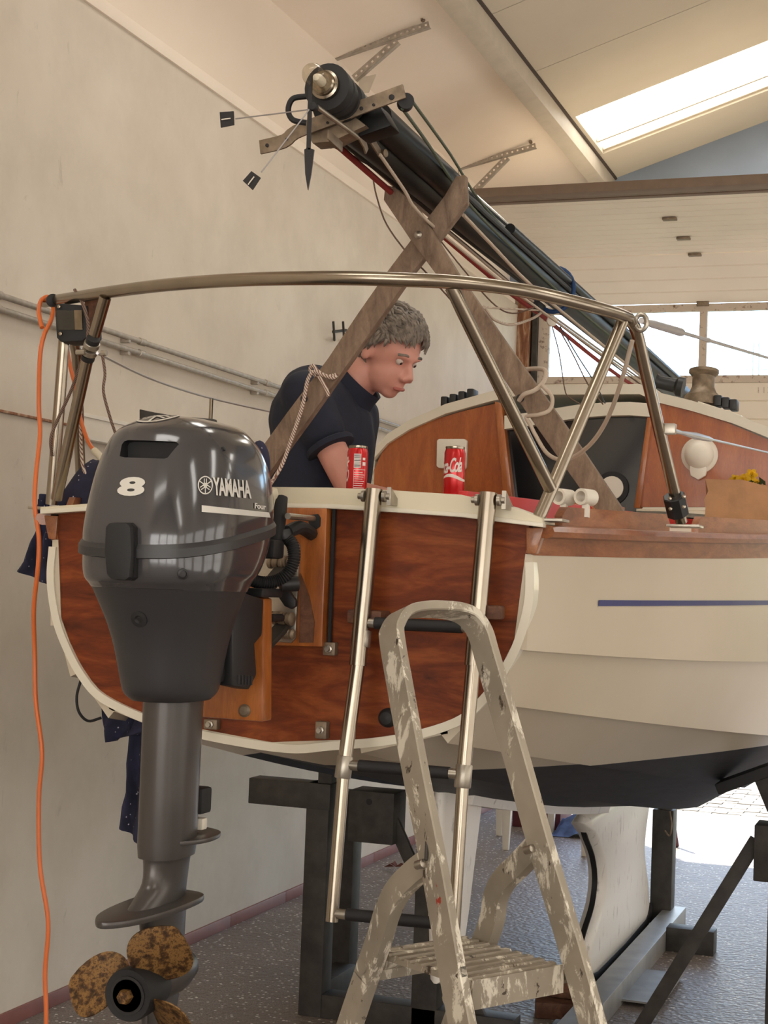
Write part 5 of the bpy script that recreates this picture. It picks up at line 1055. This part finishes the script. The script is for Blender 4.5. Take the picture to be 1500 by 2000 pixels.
# ================================================================== stern light, cables, ropes, rags
sn = thing('stern_light', 'black boxed stern light fixed under the port end of the rail', 'lamp', tuple(aY(140, 660, 2.86)))
MB().prism([aY(x, y, 2.86) for x, y in ((106, 597), (112, 592), (170, 596), (172, 655), (160, 666), (118, 668), (110, 660))], (0, .06, 0)).build('lamp_body', 'black_rubber', sn, bevel=.005)
MB().prism([aY(x, y, 2.858) for x, y in ((112, 606), (163, 608), (164, 645), (115, 645))], (0, -.006, 0)).build('lens', 'lamp_glass', sn, bevel=.002)
MB().prism([aY(x, y, 2.857) for x, y in ((145, 606), (160, 606), (161, 644), (147, 644))], (0, -.001, 0)).build('lens_label', 'old_alloy', sn)
for x, y in ((116, 599), (119, 652)): MB().lathe(aY(x, y, 2.858), (0, -1, 0), [(.004, 0), (.004, .003), (.001, .004)], 10).build('screw', 'stainless', sn)
MB().prism([aY(x, y, 2.865) for x, y in ((165, 588), (196, 585), (180, 640), (168, 650))], (0, .006, 0)).build('bracket', 'block_wood', sn)
for x in (103, 120): MB().lathe(aY(x, 587, 2.925), (1, -.8, .0), [(.0128, -.004), (.0145, -.003), (.0145, .004), (.0128, .005)], 16).build('band', 'black_rubber', sn)
def line(pts, r, mat, name, label, c, n=6): return tag(MB().tube(cat(pts, n), r, 10).build(name, mat), label, c)
oc = [(104, 600, 2.93), (100, 625, 2.9), (86, 655, 2.88), (78, 700, 2.88), (76, 790, 2.9), (78, 850, 2.9), (70, 930, 2.88), (68, 990, 2.86), (76, 1050, 2.84), (74, 1110, 2.84), (66, 1190, 2.86), (68, 1280, 2.88), (70, 1370, 2.88), (82, 1470, 2.88), (76, 1560, 2.88), (78, 1690, 2.88), (94, 1800, 2.88), (88, 1900, 2.88), (90, 2000, 2.88)]
op = [aY(*q) for q in oc]; op.append(V((op[-1].x, op[-1].y, .35))); op += [V((op[-1].x+.02, op[-1].y, .03)), V((op[-1].x-.10, op[-1].y-.15, .008)), V((op[-1].x-.2, op[-1].y-.5, .008))]
line([aY(82, 640, 2.88), aY(76, 610, 2.9), aY(80, 588, 2.95), aY(95, 580, 2.95)]+op, .0048, 'cable_orange', 'extension_cable', 'long orange cable hanging from the rail down past the wall', 'cable')
line([aY(128, 655, 2.98), aY(136, 710, 2.99), aY(148, 760, 3.0), aY(158, 820, 3.02), aY(172, 862, 3.02), aY(186, 882, 3.0)], .0045, 'cable_orange', 'cable_end', 'short orange cable between the port rail legs', 'cable')
tag(MB().tube([aY(184, 880, 3.0), aY(204, 900, 2.98)], .008, 12).build('cable_plug', 'cream_paint'), 'cream cable plug behind the outboard cowl', 'plug')
line([aY(146, 566, 2.86), aY(158, 585, 2.84), aY(170, 620, 2.83), aY(172, 650, 2.83), (aY(164, 690, 2.82)), aY(140, 760, 2.86), aY(108, 830, 2.88), aY(99, 860, 2.88), aY(102, 890, 2.9)], .0035, 'rope_brown', 'flecked_rope', 'thin brown flecked rope wound round the port rail legs', 'rope')
line([aY(200, 694, 2.79), aY(205, 730, 2.8), aY(202, 765, 2.8), aY(215, 815, 2.82), aY(225, 845, 2.84)], .003, 'rope_brown', 'lanyard', 'brown lanyard hanging from the clamp above the outboard', 'rope')
line([aY(170, 720, 3.0), aY(158, 800, 3.02), aY(160, 900, 3.03), aY(172, 935, 3.03)], .0035, 'rope_fleck', 'flecked_rope', 'pale flecked rope falling onto the navy rag', 'rope')
line([aY(158, 1328, 2.9), aY(150, 1360, 2.9), aY(154, 1390, 2.9), aY(172, 1408, 2.92), aY(198, 1402, 2.94)], .003, 'black_rubber', 'black_cable', 'black cable looping below the port side of the hull', 'cable')
r1 = [aY(618, 735, 3.58), aY(606, 722, 3.585), aY(612, 714, 3.58), aY(622, 726, 3.58), aY(640, 735, 3.585), aY(656, 732, 3.60), aY(650, 738, 3.585), aY(630, 732, 3.575), aY(612, 726, 3.575), aY(603, 738, 3.57)]
line(r1+[aY(598, 755, 3.57), aY(590, 795, 3.57), aY(570, 855, 3.57), aY(552, 905, 3.56), aY(535, 935, 3.5), aY(525, 950, 3.4)], .0048, 'rope_fleck', 'lashing_rope', 'pale flecked rope knotted round the left wooden leg', 'rope')
tag(MB().tube(cat([aY(622, 735, 3.575), aY(634, 752, 3.575), aY(642, 774, 3.575)], 5), .0048, 10).build('rope_tail', 'rope_fleck'), 'loose end of the rope knotted round the left wooden leg', 'rope')
line([aY(1014, 782, 3.56), aY(1024, 770, 3.545), aY(1045, 762, 3.55), aY(1062, 745, 3.58), aY(1066, 725, 3.62), aY(1050, 720, 3.66), aY(1020, 722, 3.68)], .0055, 'rope_white', 'tie_rope', 'upper pale rope loop through the hole in the right wooden leg', 'rope')
line([aY(1058, 752, 3.55), aY(1078, 775, 3.55), aY(1074, 800, 3.55), aY(1052, 810, 3.54), aY(1028, 814, 3.56), aY(1036, 830, 3.55), aY(1046, 850, 3.55), aY(1068, 885, 3.5), aY(1095, 898, 3.45), aY(1125, 890, 3.40), aY(1160, 860, 3.3), aY(1190, 810, 3.2), aY(1215, 740, 3.1), aY(1235, 665, 3.05)], .0048, 'rope_white', 'tie_rope', 'long pale rope sagging from the right wooden leg to the rail corner', 'rope')
def sheet(poly_rows, name, label, ripple=.012, thick=.006, mat='rag_navy', c='rag'):
    rows = [[V(p) for p in cat(r, 6)] for r in poly_rows]; cols = list(zip(*rows)); grid = [cat(cc_, 5) for cc_ in cols]; nu, nv = len(grid), len(grid[0]); vs = []
    for t in (0, thick):
        for i in range(nu):
            for j in range(nv):
                p = grid[i][j]; vs.append(p+V((.3*ripple*noise.noise(p*30), ripple*math.sin(i*.9+j*.25)+ripple*noise.noise(p*22)+t, 0)))
    k = nu*nv; f = [(i*nv+j, i*nv+j+1, (i+1)*nv+j+1, (i+1)*nv+j) for i in range(nu-1) for j in range(nv-1)]
    fs = f+[tuple(k+q for q in ff[::-1]) for ff in f]; rim = [i*nv for i in range(nu)]+[(nu-1)*nv+j for j in range(1, nv)]+[i*nv+nv-1 for i in range(nu-2, -1, -1)]+[j for j in range(nv-2, 0, -1)]
    fs += [(rim[i], rim[(i+1) % len(rim)], k+rim[(i+1) % len(rim)], k+rim[i]) for i in range(len(rim))]
    return tag(MB().add(vs, fs).build(name, mat, smooth=60), label, c)
A = lambda pts, Y: [aY(x, y, Y) for x, y in pts]
sheet([A([(76, 975), (86, 965), (98, 968)], 2.99), A([(68, 1015), (82, 1015), (100, 1012)], 2.98), A([(58, 1065), (78, 1068), (102, 1070)], 2.98), A([(38, 1116), (66, 1130), (104, 1146)], 2.98)], 'paint_rag', 'dark navy speckled rag hanging over the port gunwale')
sheet([A([(196, 1376), (232, 1390), (285, 1404)], 2.93), A([(198, 1415), (226, 1425), (285, 1430)], 2.93), A([(206, 1450), (220, 1448), (233, 1440)], 2.93)], 'paint_rag', 'short navy rag corner tucked under the hull behind the outboard')
sheet([A([(240, 1396), (262, 1402), (290, 1412)], 2.945), A([(247, 1470), (262, 1475), (290, 1480)], 2.945), A([(240, 1560), (260, 1570), (290, 1580)], 2.945), A([(236, 1615), (256, 1635), (285, 1660)], 2.945)], 'paint_rag', 'long navy speckled rag hanging behind the outboard leg')
m = MB(); pc_ = aY(150, 985, 3.02); zb = pc_.z-.003; n = 18; vs = []
for i in range(n+1):
    for j in range(n+1):
        u, v_ = i/n*2-1, j/n*2-1; r2 = u*u*.9+v_*v_*.9; hgt = aY(165, 893, 3.02).z-zb
        x = pc_.x+.005+u*.055; prof_ = max(0, 1-abs(u+.0-.25)**2.2*(.65 if u < .25 else .5))*max(0, 1-v_*v_)
        z = zb+hgt*prof_**.6+.008*noise.noise(V((u*4, v_*4, 2)))*prof_
        vs.append(V((x, pc_.y+.06+v_*.075, z)))
tag(m.add(vs, [(i*(n+1)+j, i*(n+1)+j+1, (i+1)*(n+1)+j+1, (i+1)*(n+1)+j) for i in range(n) for j in range(n)]).build('paint_rag', 'rag_navy', smooth=60), 'navy speckled rag bundle lying on the port quarter deck', 'rag')
tag(MB().prism([aY(x, y, 3.05) for x, y in ((272, 799), (300, 805), (340, 812), (416, 818), (418, 830), (360, 832), (272, 828))], (0, .02, 0)).build('grey_board', 'cradle_steel', bevel=.002), 'grey board lying behind the outboard cowl on the deck', 'board')
# rag behind the cowl
tag(MB().ball(aY(505, 915, 2.78), (.022, .03, .055)).build('paint_rag', 'rag_navy'), 'dark navy rag bunched behind the front of the cowl', 'rag')
# ================================================================== person
PYB = 4.35
def pb_(x, y, Y=PYB): return aY(x, y, Y)
per = thing('person', 'person with grey hair in a navy polo shirt bending over the cockpit', 'person', tuple(V((pb_(620, 900).x, PYB, 1.41))))
def cap(m, a, b, ra, rb, n=8):
    a, b = V(a), V(b)
    m.tube([lerp(a, b, i/n) for i in range(n+1)], [ra+(rb-ra)*i/n for i in range(n+1)], 14); m.ball(a, ra, 14, 8); m.ball(b, rb, 14, 8)
hc = pb_(760, 688, PYB-.02)                       # head centre
fwd = V((.80, -.32, -.50)).normalized(); lft = V((0, 0, 1)).cross(fwd).normalized(); hup = fwd.cross(lft)
HR = Matrix((fwd, lft, hup)).transposed()
def hp_(f, l, u): return hc+HR@V((f, l, u))
hip = pb_(590, 1010); hip = V((hip.x, PYB, 1.52)); chest = pb_(640, 850); shc = pb_(655, 768); nk = pb_(705, 752)
bm0 = MB()
# head
bm0.ball(hp_(-.005, 0, .03), (.098, .078, .098), 20, 14, HR); bm0.ball(hp_(.03, 0, -.045), (.066, .058, .075), 18, 12, HR); bm0.ball(hp_(.062, 0, -.098), (.026, .03, .022), 12, 8, HR)
bm0.ball(hp_(.083, 0, .022), (.018, .052, .013), 12, 8, HR)
bm0.tube([hp_(.088, 0, .01), hp_(.108, 0, -.02), hp_(.118, 0, -.038)], [.009, .012, .016], 10); bm0.ball(hp_(.107, .012, -.04), .011, 10, 6); bm0.ball(hp_(.107, -.012, -.04), .011, 10, 6)
bm0.ball(hp_(.088, 0, -.068), (.014, .024, .008), 10, 6, HR); bm0.ball(hp_(.085, 0, -.08), (.014, .022, .008), 10, 6, HR)
for s_ in (-1, 1): bm0.ball(hp_(-.012, s_*.079, -.012), (.02, .009, .032), 12, 8, HR)
cap(bm0, hp_(-.03, 0, -.05), nk+V((-.05, 0, -.03)), .056, .066)
# trunk, legs
cap(bm0, shc+V((-.02, 0, -.04)), chest, .10, .13); cap(bm0, chest, hip, .13, .135)
sR = V((shc.x-.02, PYB-.185, shc.z-.03)); sL = V((shc.x-.02, PYB+.185, shc.z-.03))
cap(bm0, sR, sL, .06, .06)
eR = pb_(690, 965, PYB-.20); wR = V((eR.x+.22, PYB-.22, 1.72)); eL = V((sL.x+.03, PYB+.20, sL.z-.28)); wL = V((eL.x+.16, PYB+.08, 1.70))
for sh_, el_, wr_, s_ in ((sR, eR, wR, -1), (sL, eL, wL, 1)):
    cap(bm0, sh_, el_, .052, .042); cap(bm0, el_, wr_, .042, .027)
    d = (wr_-el_).normalized(); pal = wr_+d*.055; side = V((0, s_, 0)); bm0.ball(wr_+d*.05, (.05, .04, .018), 14, 8)
    for k in range(4):
        b = pal+d*.035+V((0, (k-1.5)*.019, 0)); L_ = (.058, .072, .068, .05)[k]; cap(bm0, b, b+d*L_*.55+V((0, 0, -.008)), .0085, .008, 3); cap(bm0, b+d*L_*.55+V((0, 0, -.008)), b+d*L_*.85+V((0, 0, -.032)), .008, .007, 3)
    tb = wr_+d*.03-side*.03; cap(bm0, tb, tb+d*.035-side*.02, .011, .010, 3); cap(bm0, tb+d*.035-side*.02, tb+d*.06-side*.018+V((0, 0, -.012)), .010, .008, 3)
for s_ in (-1, 1):
    hj = hip+V((.02, s_*.10, -.01)); kn = hip+V((.40, s_*.13, .0)); an = V((kn.x-.04, kn.y, 1.21)); cap(bm0, hj, kn, .085, .06); cap(bm0, kn, an, .058, .04); cap(bm0, an+V((-.02, 0, -.04)), an+V((.14, 0, -.055)), .036, .03)
body = link('body', remesh(bm0, .0075, 3), 'skin', per, 60)
# face details
for s_ in (-1, 1):
    ey = MB().ball(hp_(.078, s_*.031, .004), .0115, 14, 8).build('eye', 'eye_white', body); MB().ball(hp_(.0845, s_*.031, .002), .0062, 10, 6).build('iris', 'eye_dark', ey)
    MB().tube(cat([hp_(.09, s_*.013, .024), hp_(.093, s_*.032, .030), hp_(.08, s_*.052, .024)], 4), .004, 8).build('eyebrow', 'hair_grey', body)
MB().tube(cat([hp_(.093, -.024, -.075), hp_(.103, 0, -.073), hp_(.093, .024, -.075)], 5), [.003]+[.005]*9+[.003], 8).build('mouth', 'lip', body)
# hair: short, grey, tousled: a close cap with locks combed over it
def scalp(d, k=1.0): return hp_(-.008+.106*k*d.x, .084*k*d.y, .032+.106*k*d.z)
hm = MB(); nu, nv = 40, 20; rows = []
def hair_limit(ph): 
    c = math.cos(ph); return PI*(.66-.36*max(0, c)**.7-(.06 if abs(abs(ph if ph < PI else ph-2*PI)-1.45) < .25 else 0))
for j in range(nv+1):
    row = []
    for i in range(nu):
        ph = 2*PI*i/nu; th = hair_limit(ph)*j/nv; d = V((math.sin(th)*math.cos(ph), math.sin(th)*math.sin(ph), math.cos(th)))
        row.append(scalp(d, 1.02+.03*noise.noise(d*9)-(.03 if j == nv else 0)))
    rows.append(row)
hair = hm.loft(rows, False, True).build('hair', 'hair_grey', per, smooth=50)
random.seed(21); lk = MB()
for k in range(420):
    ph = random.uniform(0, 2*PI); th = hair_limit(ph)*math.sqrt(random.random())*.97; d = V((math.sin(th)*math.cos(ph), math.sin(th)*math.sin(ph), math.cos(th)))
    flow = V((.8, .15*math.sin(ph*3), -.25)) if d.z > .35 else V((-.25, 0, -1)); flow = (flow-d*flow.dot(d)).normalized(); flow = (flow+V((random.uniform(-.4, .4), random.uniform(-.4, .4), random.uniform(-.2, .2)))).normalized()
    L_ = random.uniform(.14, .26); p0, p1, p2 = scalp(d, 1.02), scalp((d+flow*L_).normalized(), 1.07+random.uniform(0, .05)), scalp((d+flow*L_*2).normalized(), 1.05+random.uniform(-.03, .06))
    lk.tube(cat([p0, p1, p2], 2), [.005, .0075, .0065, .004, .001], 5)
lk.build('hair_locks', 'hair_grey', hair, smooth=60, kind='stuff')
# polo shirt
sm_ = MB(); cap(sm_, shc+V((-.02, 0, -.045)), chest, .118, .152); cap(sm_, chest, hip+V((0, 0, -.03)), .152, .16); cap(sm_, sR+V((0, .02, 0)), sL+V((0, -.02, 0)), .078, .078)
for yy in (-.09, .09): cap(sm_, chest+V((-.0, yy, .05)), hip+V((0, yy, -.02)), .125, .14); cap(sm_, shc+V((-.035, yy, -.02)), chest+V((-.02, yy, .03)), .095, .13)
cap(sm_, sR, lerp(sR, eR, .36), .074, .068); cap(sm_, sL, lerp(sL, eL, .36), .074, .068)
smesh = remesh(sm_, .010, 4)
for v in smesh.vertices:
    p = v.co; v.co = p+V((0, 0, .0))+V((noise.noise(p*9)*.008, noise.noise(p*9+V((3, 1, 2)))*.008, 0))
shirt = link('polo_shirt', smesh, 'shirt_navy', per, 60)
d_ = (eR-sR).normalized(); MB().lathe(lerp(sR, eR, .36)+d_*.045, d_, [(.070, 0), (.073, .004), (.073, .018), (.066, .02)], 24).build('sleeve_cuff', 'shirt_navy', shirt)
nd = (hp_(-.03, 0, -.05)-(nk+V((-.05, 0, -.03)))).normalized(); MB().lathe(nk+V((-.05, 0, -.03)), nd, [(.096, -.03), (.09, .01), (.085, .04), (.083, .068), (.077, .064), (.08, .0)], 28, False).build('collar', 'shirt_navy', shirt)
tm = MB()
for s_ in (-1, 1):
    hj = hip+V((.02, s_*.10, -.01)); kn = hip+V((.40, s_*.13, .0)); an = V((kn.x-.04, kn.y, 1.21)); cap(tm, hj, kn, .10, .072); cap(tm, kn, an, .072, .058)
cap(tm, hip+V((0, -.06, -.02)), hip+V((0, .06, -.02)), .135, .135)
link('trousers', remesh(tm, .012, 3), 'trousers_dark', per, 60)
